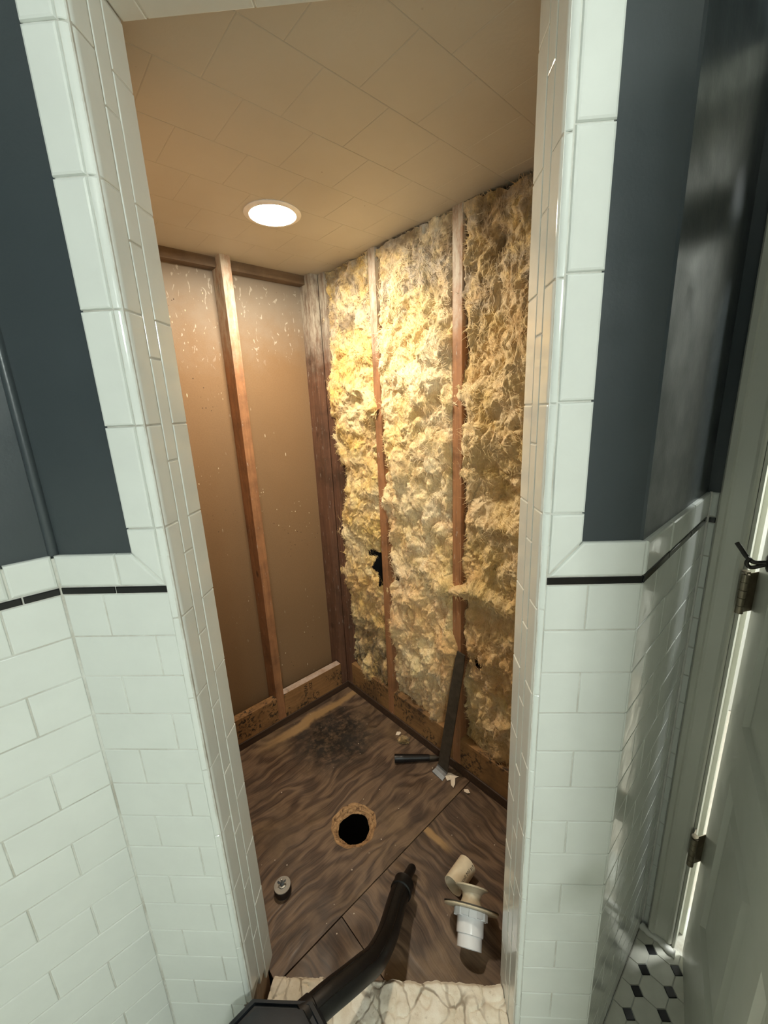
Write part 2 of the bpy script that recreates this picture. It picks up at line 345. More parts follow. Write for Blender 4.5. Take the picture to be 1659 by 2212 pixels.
def inset(poly, d):
    n = len(poly); out = []
    for i in range(n):
        p0, p1, p2 = Vector(poly[i-1]), Vector(poly[i]), Vector(poly[(i+1) % n])
        e1, e2 = (p1-p0).normalized(), (p2-p1).normalized(); n1, n2 = Vector((-e1.y, e1.x)), Vector((-e2.y, e2.x))
        k = (n1+n2); k = k/(k.dot(n1)) if abs(k.dot(n1)) > 1e-6 else n1
        out.append(p1+k*d)
    return out
TILES = {}
def tile_mesh(poly, h, bev, mat):
    key = (tuple((round(p[0], 4), round(p[1], 4)) for p in poly), h, bev, mat.name)
    if key in TILES: return TILES[key]
    n = len(poly); rings = [(poly, -h), (poly, -bev), (inset(poly, bev*.3), -bev*.3), (inset(poly, bev), 0)]
    vs = [(p[0], p[1], z) for r_, z in rings for p in r_]; fs = [tuple(reversed(range(n)))]
    for k in range(3):
        fs += [(k*n+i, k*n+(i+1) % n, (k+1)*n+(i+1) % n, (k+1)*n+i) for i in range(n)]
    fs.append(tuple(range(3*n, 4*n)))
    me = bpy.data.meshes.new('tile'); me.from_pydata(vs, [], fs); me.materials.append(mat); me.update(); TILES[key] = me; return me
J = .0011                                        # half joint
def tile(parent, o, u, v, nrm, u0, u1, v0, v1, mat=None, name='tile', h=.007, bev=.0016, j=J, jt=.0003):
    """rectangular tile on the plane o + u*U + v*V, facing nrm; right-handed frame u x v = nrm"""
    w_, h_ = u1-u0-2*j, v1-v0-2*j
    if w_ < .003 or h_ < .003: return
    me = tile_mesh([(0, 0), (w_, 0), (w_, h_), (0, h_)], h, bev, mat or M['tile'])
    jit = random.uniform(-jt, jt)
    return place(name, me, frame(Vector(o)+u*(u0+j)+v*(v0+j)+nrm*jit, u, v, nrm), parent)
def tile_poly(parent, o, u, v, nrm, poly, mat=None, name='tile', h=.007, bev=.0016):
    poly = [Vector(p) for p in inset(poly, J)]
    return place(name, tile_mesh(poly, h, bev, mat or M['tile']), frame(Vector(o), u, v, nrm), parent)
def tube_bm(bm, pts, rads, seg=12, cap=True, flat=1.0):
    pts = [Vector(p) for p in pts]; rings = []
    if not hasattr(rads, '__len__'): rads = [rads]*len(pts)
    prev = None
    for i, p in enumerate(pts):
        t = (pts[min(i+1, len(pts)-1)]-pts[max(i-1, 0)]).normalized()
        if prev is None: a = t.orthogonal().normalized()
        else: a = (prev-t*prev.dot(t)).normalized()
        prev = a; b_ = t.cross(a)
        rings.append([bm.verts.new(p+(a*math.cos(2*PI*k/seg)+b_*math.sin(2*PI*k/seg)*flat)*rads[i]) for k in range(seg)])
    for r0, r1 in zip(rings, rings[1:]):
        for k in range(seg): bm.faces.new((r0[k], r0[(k+1) % seg], r1[(k+1) % seg], r1[k]))
    if cap: bm.faces.new(list(reversed(rings[0]))); bm.faces.new(rings[-1])
def tube(name, pts, rads, mat, parent=None, seg=12, cap=True, flat=1.0):
    bm = bmesh.new(); tube_bm(bm, pts, rads, seg, cap, flat); return from_bm(name, bm, mat, parent, ang=.7)
def lathe(name, o, axis, prof, mat, parent=None, seg=32, closed=False):
    """prof: (radius, height) along axis"""
    axis = Vector(axis).normalized(); a = axis.orthogonal().normalized(); b_ = axis.cross(a); bm = bmesh.new(); o = Vector(o)
    rings = [[bm.verts.new(o+axis*h+(a*math.cos(2*PI*k/seg)+b_*math.sin(2*PI*k/seg))*max(r, 1e-5)) for k in range(seg)] for r, h in prof]
    pairs = list(zip(rings, rings[1:]))+([(rings[-1], rings[0])] if closed else [])
    for r0, r1 in pairs:
        for k in range(seg): bm.faces.new((r0[k], r0[(k+1) % seg], r1[(k+1) % seg], r1[k]))
    bmesh.ops.remove_doubles(bm, verts=bm.verts[:], dist=2e-5)
    return from_bm(name, bm, mat, parent, ang=.6)
def smooth_path(pts, n=6):
    P = [Vector(p) for p in pts]; out = []
    for i in range(len(P)-1):
        p0, p1, p2, p3 = P[max(i-1, 0)], P[i], P[i+1], P[min(i+2, len(P)-1)]
        for k in range(n):
            t = k/n; out.append(.5*((2*p1)+(p2-p0)*t+(2*p0-5*p1+4*p2-p3)*t*t+(3*p1-p0-3*p2+p3)*t**3))
    return out+[P[-1]]
def text_mesh(s, size):
    cu = bpy.data.curves.new('lettering', 'FONT'); cu.body = s; cu.size = size; cu.extrude = 0; cu.resolution_u = 2
    o = bpy.data.objects.new('lettering', cu); COL.objects.link(o)
    dg = bpy.context.evaluated_depsgraph_get(); me = bpy.data.meshes.new_from_object(o.evaluated_get(dg))
    vs = [v.co.copy() for v in me.vertices]; fs = [tuple(p.vertices) for p in me.polygons]
    bpy.data.objects.remove(o); bpy.data.curves.remove(cu); bpy.data.meshes.remove(me); return vs, fs

# ---------------------------------------------------------------- numpy perlin noise
_perm = rng.permutation(512); _grad = rng.normal(size=(512, 3)); _grad /= np.linalg.norm(_grad, axis=1)[:, None]
def perlin(p):
    p = np.asarray(p, float); i = np.floor(p).astype(int); f = p-i; w = f*f*f*(f*(f*6-15)+10); out = np.zeros(p.shape[:-1])
    for dx in (0, 1):
        for dy in (0, 1):
            for dz in (0, 1):
                h = _perm[(_perm[(_perm[(i[..., 0]+dx) & 511]+i[..., 1]+dy) & 511]+i[..., 2]+dz) & 511]
                g = _grad[h]; d_ = f-np.array((dx, dy, dz))
                wt = (w[..., 0] if dx else 1-w[..., 0])*(w[..., 1] if dy else 1-w[..., 1])*(w[..., 2] if dz else 1-w[..., 2])
                out += wt*(g*d_).sum(-1)
    return out*1.5
def fbm(p, oct=4, gain=.5):
    o = 0; a = 1.0
    for k in range(oct): o = o+a*perlin(p*2**k+k*17.3); a *= gain
    return o

# ================================================================ BATHROOM SHELL
def wall_root(name, label): return root(name, (0, 0, 0), label, 'wall', kind='structure')
AB0, BB0 = -1.55, -1.45                        # far ends of the bathroom (behind the photographer)
# floor
fl = root('floor', (0, 0, 0), 'white octagon mosaic bathroom floor with small black dots', 'floor', kind='structure')
prism_poly('grout_bed', [tuple(ab(a, b)[:2]) for a, b in ((AB0-.1, BL+.1), (AB0-.1, BB0-.1), (AD+.15, BB0-.1), (AD+.15, BR), (.285, BR), (-.02, .0), (-.368, BL+.1))], -.06, -.0025, M['grout'], fl)
OP = .0605; OA, OB = .671, -.323; HD = .011*math.sqrt(2)   # half diagonal of a dot
c_ = HD; h_ = OP/2
octp = [(h_, -(h_-c_)), (h_, h_-c_), (h_-c_, h_), (-(h_-c_), h_), (-h_, h_-c_), (-h_, -(h_-c_)), (-(h_-c_), -h_), (h_-c_, -h_)]
dotp = [(c_, 0), (0, c_), (-c_, 0), (0, -c_)]
oct_me = tile_mesh([tuple(p) for p in inset(octp, .0009)], .006, .0008, M['octagon']); dot_me = tile_mesh([tuple(p) for p in inset(dotp, .0008)], .006, .0008, M['black_dot'])
for i in range(-15, 2):
    for k in range(-9, 2):
        a, b = OA+i*OP, OB+k*OP
        if a < AD-.006 and b < BR-.006 and b > -.92: place('black_dot', dot_me, frame(ab(a, b, 0), A, B, Z), fl)
        a, b = a+OP/2, b+OP/2
        if b+h_ > BR+.03 or a-h_ > AD: continue
        ca, cb = min(h_, AD-.002-a), min(h_, BR-.002-b)
        if ca > h_-.002 and cb > h_-.002: place('octagon_tile', oct_me, frame(ab(a, b, 0), A, B, Z), fl)
        else:
            poly = [Vector(p) for p in inset(octp, .0009)]
            for ax, lim in ((0, ca), (1, cb)):
                np_ = []
                for q in range(len(poly)):
                    p, r2 = poly[q], poly[(q+1) % len(poly)]
                    if p[ax] <= lim: np_.append(p)
                    if (p[ax]-lim)*(r2[ax]-lim) < 0: np_.append(p+(r2-p)*((lim-p[ax])/(r2[ax]-p[ax])))
                poly = np_
            if len(poly) >= 3: place('octagon_tile', tile_mesh([tuple(p) for p in poly], .006, .0006, M['octagon']), frame(ab(a, b, 0), A, B, Z), fl)
# ceiling and the two walls behind the camera
c1 = root('ceiling', (0, 0, 0), 'plain white bathroom ceiling', 'ceiling', kind='structure')
prism_poly('ceiling_panel', [tuple(ab(a, b)[:2]) for a, b in ((AB0-.1, BL+.1), (AB0-.1, BB0-.1), (AD+.1, BB0-.1), (AD+.1, BL+.1))], NB, NB+.05, M['white_wall'], c1)
wb = wall_root('wall_back', 'slate grey painted bathroom wall behind the photographer')
box('painted_panel', ab(AB0-.1, BB0-.1, 0), A*.1, B*(BL-BB0+.2), Z*NB, M['slate'], wb)
box('wainscot_panel', ab(AB0, BB0, 0), A*.006, B*(BL-BB0), Z*1.3, M['tile'], wb)
wv = wall_root('wall_vanity', 'slate grey painted wall carrying the vanity light')
box('painted_panel', ab(AB0, BB0-.1, 0), A*(AD-AB0), B*.1, Z*NB, M['slate'], wv)
box('wainscot_panel', ab(AB0, BB0, 0), A*(AD-AB0-.02), B*.006, Z*1.3, M['tile'], wv)

TB = .0016                                     # joint depth below the tile faces
def rows(n=16): return [(ZLB-(k+1)*PZ, ZLB-k*PZ) for k in range(n)]
# ---- left wall (plane B = BL, faces -B); u runs along +A
wl = wall_root('wall_left', 'white subway tile wainscot under slate grey paint left of the shower')
box('painted_panel', ab(AB0, BL+.006, ZCT-.03), A*(-.366-AB0), B*.1, Z*(NB-ZCT+.03), M['slate'], wl)
box('grout_bed', ab(AB0, BL+TB, 0), A*(-.366-AB0), B*.1, Z*(ZCT-.006), M['grout'], wl)
def course_joints(j0, step, lo, hi):
    js = [lo]; x = j0-math.ceil((j0-lo)/step)*step
    while x < hi-.004:
        if x > lo+.004: js.append(x)
        x += step
    return js+[hi]
oL, uL, nL = B*BL, A, -B                        # A x Z = -B
AEND, ASTART = -.3690, -1.10
for k, (z0, z1) in enumerate(rows()):
    js = course_joints(-.444 if k % 2 == 0 else -.521, .1535, ASTART, AEND)
    for a0, a1 in zip(js, js[1:]): tile(wl, oL, uL, Z, nL, a0, a1, z0, z1)
js = course_joints(-.416, .1535, ASTART, AEND)
for a0, a1 in zip(js, js[1:]): tile(wl, oL-B*.001, uL, Z, nL, a0, a1, ZLB, ZLT, M['black_tile'], 'liner_tile', bev=.001)
js = course_joints(-.429, .1535, ASTART, AEND)
for a0, a1 in zip(js, js[1:]): tile(wl, oL-B*.002, uL, Z, nL, a0, a1, ZLT, ZCT, name='cap_tile', h=.010, bev=.004)
# painted bead in the corner above the tile
bm = bmesh.new(); tube_bm(bm, [Vector((XLC, .004, ZCT)), Vector((XLC, .004, NB))], .0075, 10); from_bm('corner_bead', bm, M['slate'], wl, ang=.8)
# ---- chamfer wall left of the opening (plane y = 0, faces -Y)
wf = wall_root('wall_front_left', 'angled tiled wall end left of the shower opening')
prism_poly('painted_panel', [(XLC-.01, .006), (-.380, .006), (-.380, JD-.01), (XLC-.1, JD-.01)], ZCT-.03, NB, M['slate'], wf)
prism_poly('grout_bed', [(XLC-.01, TB), (JL-.0015, TB), (JL-.0015, JD-.002), (XLC-.1, JD-.002)], .24, ZCT-.006, M['grout'], wf)
prism_poly('jamb_bed', [(-.386, TB+.001), (JL-.0015, TB+.001), (JL-.0015, JD-.002), (-.386, JD-.002)], ZCT-.006, 2.10, M['grout'], wf)
prism_poly('grout_bed', [(XLC-.01, TB), (-.352, TB), (-.352, JD-.03), (XLC-.1, JD-.03)], 0, .24, M['grout'], wf)
box('jamb_stud', (-.352, .010, 0), X*.018, Y*.085, Z*.25, M['jamb_wood'], wf)
uF, nF = X, -Y
FL0 = XLC+.0005
for k, (z0, z1) in enumerate(rows()):
    xr = XL if z1 > .30 else XL-.006
    js = (FL0, -.4525, xr) if k % 2 == 0 else (FL0, -.3770, xr)
    for a0, a1 in zip(js, js[1:]): tile(wf, (0, 0, 0), uF, Z, nF, a0, a1, z0, z1)
for a0, a1 in ((FL0, -.4275), (-.4275, XL)): tile(wf, (0, -.001, 0), uF, Z, nF, a0, a1, ZLB, ZLT, M['black_tile'], 'liner_tile', bev=.001)
TX = -.389
tile(wf, (0, -.002, 0), uF, Z, nF, FL0, -.4175, ZLT, ZCT, name='cap_tile', h=.010, bev=.004)
tile_poly(wf, (0, -.002, 0), uF, Z, nF, [(-.4175, ZLT), (XL-.001, ZLT), (TX, ZCT), (-.4175, ZCT)], name='cap_tile', h=.010, bev=.0035)
tz = [1.3505+.1555*k for k in range(6)]
tile_poly(wf, (0, -.002, 0), uF, Z, nF, [(XL-.001, ZLT+.001), (XL-.001, tz[0]), (TX, tz[0]), (TX, ZCT+.001)], name='cap_tile', h=.010, bev=.0035)
for z0, z1 in zip(tz, tz[1:]): tile(wf, (0, -.002, 0), uF, Z, nF, TX, XL-.001, z0, z1, name='cap_tile', h=.010, bev=.0035)
# ---- bullnose and jamb tiles, both sides
def bullnose(parent, xf, xj, sgn, z0, z1, y1=.0425):
    """quarter-round tile from the front face (x = xf) round onto the jamb (x = xj); sgn = +1 for the left jamb"""
    r = abs(xj-xf)-.0015; key = ('bn', sgn, round(z1-z0, 4), y1)
    if key not in TILES:
        prof = [(0.0012, -.001)]
        for k in range(7):
            an = PI/2*k/6; prof.append((abs(xj-xf)-r+r*math.sin(an), -.001+r-r*math.cos(an)))
        prof += [(abs(xj-xf), -.001+r+.0012), (abs(xj-xf), y1-.0028), (abs(xj-xf)-.0012, y1-.0011), (abs(xj-xf)-.006, y1-.0011), (0.0012, .006)]
        n = len(prof); h = z1-z0-2*J; e = .0012; vs = []; 
        ctr = (sum(p[0] for p in prof)/n, sum(p[1] for p in prof)/n)
        for z, k in ((0, .0), (e, 1), (h-e, 1), (h, .0)):
            for p in prof:
                q = p if k else (p[0]-.0008 if p[0] > .004 else p[0], p[1]+(.0008 if p[1] < .004 else 0))
                vs.append((sgn*q[0], q[1], z))
        fs = [tuple(reversed(range(n))), tuple(range(3*n, 4*n))]
        for k in range(3): fs += [(k*n+i, k*n+(i+1) % n, (k+1)*n+(i+1) % n, (k+1)*n+i) for i in range(n)]
        if sgn < 0: fs = [tuple(reversed(f)) for f in fs]
        me = bpy.data.meshes.new('bullnose_tile'); me.from_pydata(vs, [], fs); me.materials.append(M['tile'])
        me.polygons.foreach_set('use_smooth', [True]*len(me.polygons)); me.set_sharp_from_angle(angle=.32); me.update(); TILES[key] = me
    return place('bullnose_tile', TILES[key], Matrix.Translation((xf, 0, z0+J)), parent)
def jamb(parent, xf, xj, sgn, zb, zj, znar, zbn, zmid, zin):
    """zb.. bottoms of the three columns; zj a joint height of the wide columns, znar of the narrow one"""
    def cuts(z_any, lo, hi=2.053):
        z = z_any-math.floor((z_any-lo)/.1553)*.1553; out = [lo]
        while z < hi-.004:
            if z > lo+.012: out.append(z)
            z += .1553
        return out+[hi]
    u, n = (Y, X) if sgn > 0 else (-Y, -X)
    c = cuts(zj, zbn)
    for z0, z1 in zip(c, c[1:]): bullnose(parent, xf, xj, sgn, z0, z1)
    for lo, y0, y1, zz in ((zmid, .0425, .0725, znar), (zin, .0725, JD, zj)):
        c = cuts(zz, lo)
        for z0, z1 in zip(c, c[1:]):
            if sgn > 0: tile(parent, (xj, 0, 0), Y, Z, X, y0, y1, z0, z1, h=.006)
            else: tile(parent, (xj, 0, 0), -Y, Z, -X, -y1, -y0, z0, z1, h=.006)
jamb(wf, XL, JL, 1, 0, 1.3505, 1.4485, .262, .215, .175)
# ---- chamfer wall right of the opening
wr = wall_root('wall_front_right', 'angled tiled wall end right of the shower opening')
prism_poly('painted_panel', [(.302, .006), (XRC-.0085, .006), (XRC+.10, .1145), (.302, .1145)], ZCT-.03, NB, M['slate'], wr)
prism_poly('grout_bed', [(JR+.0015, TB), (XRC-TB*1.4, TB), (XRC+.10, .105), (JR+.0015, JD-.002)], 0, ZCT-.006, M['grout'], wr)
prism_poly('jamb_bed', [(JR+.0015, TB+.001), (.306, TB+.001), (.306, JD-.002), (JR+.0015, JD-.002)], ZCT-.006, 2.10, M['grout'], wr)
FR1 = XRC-.0003
for k, (z0, z1) in enumerate(rows()):
    js = (XR, .3235, FR1) if k % 2 == 0 else (XR, FR1)
    for a0, a1 in zip(js, js[1:]): tile(wr, (0, 0, 0), uF, Z, nF, a0, a1, z0, z1)
tile(wr, (0, -.001, 0), uF, Z, nF, XR, FR1, ZLB, ZLT, M['black_tile'], 'liner_tile', bev=.001)
RX = .310
tile_poly(wr, (0, -.002, 0), uF, Z, nF, [(XR+.001, ZLT), (FR1, ZLT), (FR1, ZCT), (RX, ZCT)], name='cap_tile', h=.010, bev=.0035)
rz = [1.354+.1583*k for k in range(6)]
tile_poly(wr, (0, -.002, 0), uF, Z, nF, [(XR+.001, ZLT+.001), (RX, ZCT+.001), (RX, rz[0]), (XR+.001, rz[0])], name='cap_tile', h=.010, bev=.0035)
for z0, z1 in zip(rz, rz[1:]): tile(wr, (0, -.002, 0), uF, Z, nF, XR+.001, RX, z0, z1, name='cap_tile', h=.010, bev=.0035)
jamb(wr, XR, JR, -1, 0, 1.355, 1.297, .139, .135, .130)
# ---- header over the opening with its tiled soffit
SZ = 2.054
wh = wall_root('wall_header', 'tiled header soffit above the shower opening')
prism_poly('header_body', [(JL, .004), (JR, .004), (JR, JD-.002), (JL, JD-.002)], SZ+.0015, NB, M['grout'], wh)
tile(wh, (0, 0, 0), X, Z, -Y, JL, JR, SZ+.051, NB, M['slate'], 'painted_panel', bev=.001)
sx = [JL, -.290, -.1365, .017, .1705, JR]
for x0, x1 in zip(sx, sx[1:]):
    tile(wh, (0, 0, SZ), X, -Y, -Z, x0, x1, -.0425, .001, name='soffit_tile', h=.006); tile(wh, (0, 0, SZ), X, -Y, -Z, x0, x1, -JD, -.0725, name='soffit_tile', h=.006)
    tile(wh, (0, -.002, 0), X, Z, -Y, x0, x1, SZ+.002, SZ+.051, name='cap_tile', h=.010, bev=.0035)
sx = [JL, -.21, -.06, .09, JR]
for x0, x1 in zip(sx, sx[1:]): tile(wh, (0, 0, SZ), X, -Y, -Z, x0, x1, -.0725, -.0425, name='soffit_tile', h=.006)
# ---- right wall running back to the door (plane B = BR, faces -B)
w2 = wall_root('wall_right', 'tiled partition running from the shower to the door casing')
A0 = .2853
box('painted_panel', ab(A0-.002, BR+.006, ZCT-.03), A*(AD-A0+.06), B*.10, Z*(NB-ZCT+.03), M['slate'], w2)
box('grout_bed', ab(A0+.003, BR+TB, 0), A*(AD-A0+.06), B*.10, Z*(ZCT-.006), M['grout'], w2)
for k, (z0, z1) in enumerate(rows()):
    js = course_joints(.360 if k % 2 == 0 else .437, .1535, A0, AD-.001)
    for a0, a1 in zip(js, js[1:]): tile(w2, B*BR, A, Z, -B, a0, a1, z0, z1)
js = course_joints(.422, .1535, A0, AD-.001)
for a0, a1 in zip(js, js[1:]): tile(w2, B*(BR-.001), A, Z, -B, a0, a1, ZLB, ZLT, M['black_tile'], 'liner_tile', bev=.001)
js = course_joints(.420, .1535, A0, AD-.001)
for a0, a1 in zip(js, js[1:]): tile(w2, B*(BR-.002), A, Z, -B, a0, a1, ZLT, ZCT, name='cap_tile', h=.010, bev=.004)
tube('caulk_bead', [ab(AD-.001, BR-.001, 0), ab(AD-.001, BR-.001, ZCT)], .003, M['caulk'], w2, 8)
# ---- door wall (plane A = AD, faces -A)
DO0, DO1, DH = -.3705, -1.235, 2.04               # doorway
wd = wall_root('wall_door', 'slate grey wall strip and tile return beside the door casing')
box('painted_panel', ab(AD+.005, BR+.01, ZCT-.02), A*.10, -B*(BR+.01-DO0-.01), Z*(NB-ZCT+.02), M['slate'], wd)
box('grout_bed', ab(AD+TB, BR+.01, 0), A*.10, -B*(BR+.01-DO0-.01), Z*(ZCT-.006), M['grout'], wd)
box('painted_panel', ab(AD+.005, DO0+.01, DH), A*.10, B*(DO1-DO0-.02), Z*(NB-DH), M['slate'], wd)
box('painted_panel', ab(AD+.005, DO1-.01, 0), A*.10, B*(BB0-DO1), Z*NB, M['slate'], wd)
oD, uD, nD = A*AD, -B, -A                          # (-B) x Z = -A
for k, (z0, z1) in enumerate(rows()): tile(wd, oD, uD, Z, nD, -BR+.001, .3015, z0, z1)
tile(wd, oD-A*.001, uD, Z, nD, -BR+.001, .3015, ZLB, ZLT, M['black_tile'], 'liner_tile', bev=.001)
tile(wd, oD-A*.002, uD, Z, nD, -BR+.001, .3015, ZLT, ZCT, name='cap_tile', h=.010, bev=.004)
# casing with a stepped profile, mitred head, and the jamb lining
t1 = root('trim_1', (0, 0, 0), 'white painted door casing beside the tile return', 'trim', kind='structure')
def casing(name, pts):
    """pts: profile (b, depth out of the wall) swept vertically"""
    n = len(pts); vs = []
    for z in (.012, DH+.055):
        vs += [ab(AD-dep, b, z) for b, dep in pts]
    fs = [(i, (i+1) % n, n+(i+1) % n, n+i) for i in range(n)]+[tuple(range(n)), tuple(reversed(range(n, 2*n)))]
    bm = bmesh.new(); bv = [bm.verts.new(v) for v in vs]
    for f in fs: bm.faces.new([bv[i] for i in f])
    return from_bm(name, bm, M['door_paint'], t1)
def prof(b0, sg): return [(b0, -.004), (b0, .013), (b0-sg*.003, .017), (b0-sg*.013, .018), (b0-sg*.016, .0145), (b0-sg*.021, .013), (b0-sg*.044, .0105), (b0-sg*.049, .0125), (b0-sg*.053, .011), (b0-sg*.0565, .006), (b0-sg*.0565, -.004)]
casing('casing_leg', prof(-.303, 1)); casing('casing_leg', prof(DO1-.06, -1))
box('casing_head', ab(AD-.016, -.303, DH), A*.02, B*(DO1-.06+.303), Z*.056, M['door_paint'], t1, .002)
box('jamb_lining', ab(AD-.002, -.3605, 0), A*.12, -B*.006, Z*DH, M['door_paint'], t1)
box('jamb_lining', ab(AD-.004, DO1, 0), A*.12, B*-.012, Z*DH, M['door_paint'], t1)
box('head_lining', ab(AD-.004, -.366, DH-.012), A*.12, B*(DO1+.366), Z*.012, M['door_paint'], t1)
box('door_stop', ab(AD+.050, -.3665, 0), A*.035, -B*.009, Z*DH, M['door_paint'], t1)
b1 = root('baseboard_door', (0, 0, 0), 'ragged white caulk strip along the foot of the door casing', 'baseboard', kind='structure')
bm = bmesh.new(); pts = []
for k in range(15):
    f_ = k/14; pts.append(ab(AD-.014-.006*math.sin(f_*9)*.4-f_*.006, BR-.002-f_*.085, .006))
tube_bm(bm, pts, [.0098+.0016*math.sin(k*2.3) for k in range(15)], 8); from_bm('caulk_strip', bm, M['caulk'], b1, ang=.8)
# ---- hall beyond the door
wh2 = wall_root('wall_hall', 'bright white hall wall seen through the door gap')
box('painted_panel', ab(AD+1.25, -2.2, 0), A*.08, B*3.0, Z*NB, M['white_wall'], wh2)
box('side_panel', ab(AD+.1, .5, 0), A*1.2, B*.08, Z*NB, M['white_wall'], wh2)
fh = root('floor_hall', (0, 0, 0), 'pale hall floor beyond the door', 'floor', kind='structure')
prism_poly('floor_panel', [tuple(ab(a, b)[:2]) for a, b in ((AD+.15, -2.2), (AD+1.3, -2.2), (AD+1.3, .6), (AD+.15, .6))], -.06, -.004, simple('pale_hall_floor', (.6, .55, .46), .4), fh)
ch = root('ceiling_hall', (0, 0, 0), 'white hall ceiling beyond the door', 'ceiling', kind='structure')
prism_poly('ceiling_panel', [tuple(ab(a, b)[:2]) for a, b in ((AD+.1, -2.2), (AD+1.3, -2.2), (AD+1.3, .6), (AD+.1, .6))], NB, NB+.05, M['white_wall'], ch)
hl = root('hall_ceiling_light_offscreen', ab(AD+.6, -.85, NB), 'round lit ceiling light in the hall beyond the door', 'light')
lathe('lamp_base', ab(AD+.6, -.85, NB), -Z, [(.16, 0), (.16, .02), (.15, .025), (.0, .025)], M['trimring'], hl)
lathe('lamp_shade_offscreen', ab(AD+.6, -.85, NB-.026), -Z, [(.145, 0), (.14, .03), (.10, .06), (.0, .075)], M['hall_lens'], hl)

# ================================================================ DOOR
DD = (-A*.972-B*.235).normalized(); DN = Vector((-DD.y, DD.x, 0))       # along the leaf, out of its back
if DN.dot(CAM-ab(.72, -.383)) < 0: DN = -DN
D0 = ab(.720, -.3845, .012); DW, DT, DZ = .84, .035, 2.015
dr = root('door_1', D0, 'white panelled door standing open on tarnished hinges', 'door', kind='structure')
def leafbox(name, u0, u1, z0, z1, d0=-DT, d1=0, mat=None, bev=0, par=None):
    return box(name, D0+DD*u0+DN*d0+Z*z0, DD*(u1-u0), DN*(d1-d0), Z*(z1-z0), mat or M['door_paint'], par or dr, bev)
PU = [(.113, .375), (.465, .727)]; PZS = [(.27, .695), (.84, 1.55), (1.66, 1.90)]
for n_, u0, u1, z0, z1 in [('hinge_stile', 0, .113, 0, DZ), ('lock_stile', .727, DW, 0, DZ), ('muntin', .375, .465, 0, DZ)]: leafbox(n_, u0, u1, z0, z1)
zr = [0]+[z for p in PZS for z in p]+[DZ]
for u0, u1 in PU:
    for z0, z1 in zip(zr[0::2], zr[1::2]): leafbox('rail', u0, u1, z0, z1)
    for z0, z1 in PZS:
        # sunk raised-field panel
        bm = bmesh.new()
        rg = [(0, 0), (.012, -.009), (.020, -.009), (.050, -.003), (.052, -.0025)]; R_ = []
        for i_, dp in rg: R_.append([bm.verts.new(D0+DD*u+Z*z+DN*dp) for u, z in ((u0+i_, z0+i_), (u1-i_, z0+i_), (u1-i_, z1-i_), (u0+i_, z1-i_))])
        for q0, q1 in zip(R_, R_[1:]):
            for k in range(4): bm.faces.new((q0[k], q0[(k+1) % 4], q1[(k+1) % 4], q1[k]))
        bm.faces.new(R_[-1]); from_bm('door_panel', bm, M['door_paint'], dr)
PIN = ab(.690, -.3675, 0)
for zb in (.347, 1.062, 1.80):
    h = mesh('hinge', *box_vf(PIN+Z*zb-DD*.002, DD*.0 + (D0-PIN).normalized().cross(Z)*.0015+Vector((0, 0, 0)), Vector((D0.x-PIN.x, D0.y-PIN.y, 0)), Z*.089), M['hinge'], dr)
    for q in range(5): lathe('knuckle', PIN+Z*(zb+.0005+q*.0178), Z, [(.0, 0), (.0072, 0), (.0072, .0168), (0, .0168)], M['hinge'], h, 16)
    lathe('hinge_pin', PIN+Z*(zb+.089), Z, [(.0, 0), (.003, 0), (.003, .003), (.0075, .004), (.007, .007), (0, .008)], M['hinge'], h, 16)
    mesh('hinge_leaf', *box_vf(ab(.695, -.366, zb), A*.03, B*.0025, Z*.089), M['hinge'], h)
# hook on the leaf
HB = D0+DD*.075+Z*1.185
hk = lathe('robe_hook', HB, DN, [(0, 0), (.018, 0), (.018, .004), (.012, .007), (0, .007)], M['hook'], dr, 20)
tube('hook_arm', smooth_path([HB+DN*.006, HB+DN*.022-DD*.004-Z*.004, HB+DN*.034-DD*.008+Z*.004, HB+DN*.044-DD*.014+Z*.018, HB+DN*.050-DD*.022+Z*.026]), [.0042]*24+[.0046], M['hook'], hk, 10)
tube('hook_arm', smooth_path([HB+DN*.006-Z*.004, HB+DN*.026-Z*.014, HB+DN*.034-Z*.006, HB+DN*.030+Z*.006]), .0038, M['hook'], hk, 10)
lathe('door_knob', D0+DD*.775+Z*.93, DN, [(0, 0), (.032, 0), (.032, .005), (.013, .012), (.013, .03), (.026, .042), (.027, .055), (.018, .065), (0, .067)], M['hinge'], dr, 24)

# ================================================================ VANITY LIGHT (on the wall behind the photographer)
VA, VB, VZ = -.92, BB0, 1.95
vl = root('vanity_light_offscreen', ab(VA, VB, VZ-.05), 'three globe vanity light on the grey wall behind the photographer', 'light')
box('back_plate', ab(VA-.24, VB, VZ-.045), A*.48, B*.025, Z*.09, M['zinc'], vl, .004)
for a_ in (-.15, 0, .15):
    lathe('socket', ab(VA+a_, VB+.025, VZ), B, [(0, 0), (.03, 0), (.03, .03), (.022, .04), (0, .04)], M['zinc'], vl, 20)
    lathe('globe_bulb_offscreen', ab(VA+a_, VB+.062, VZ), B, [(.0, 0)]+[(.05*math.sin(PI*k/12), .05-.05*math.cos(PI*k/12)) for k in range(1, 12)]+[(0, .1)], M['globe'], vl, 24)

# ================================================================ SHOWER ALCOVE SHELL
SMAX, TMAX = .866, 1.316
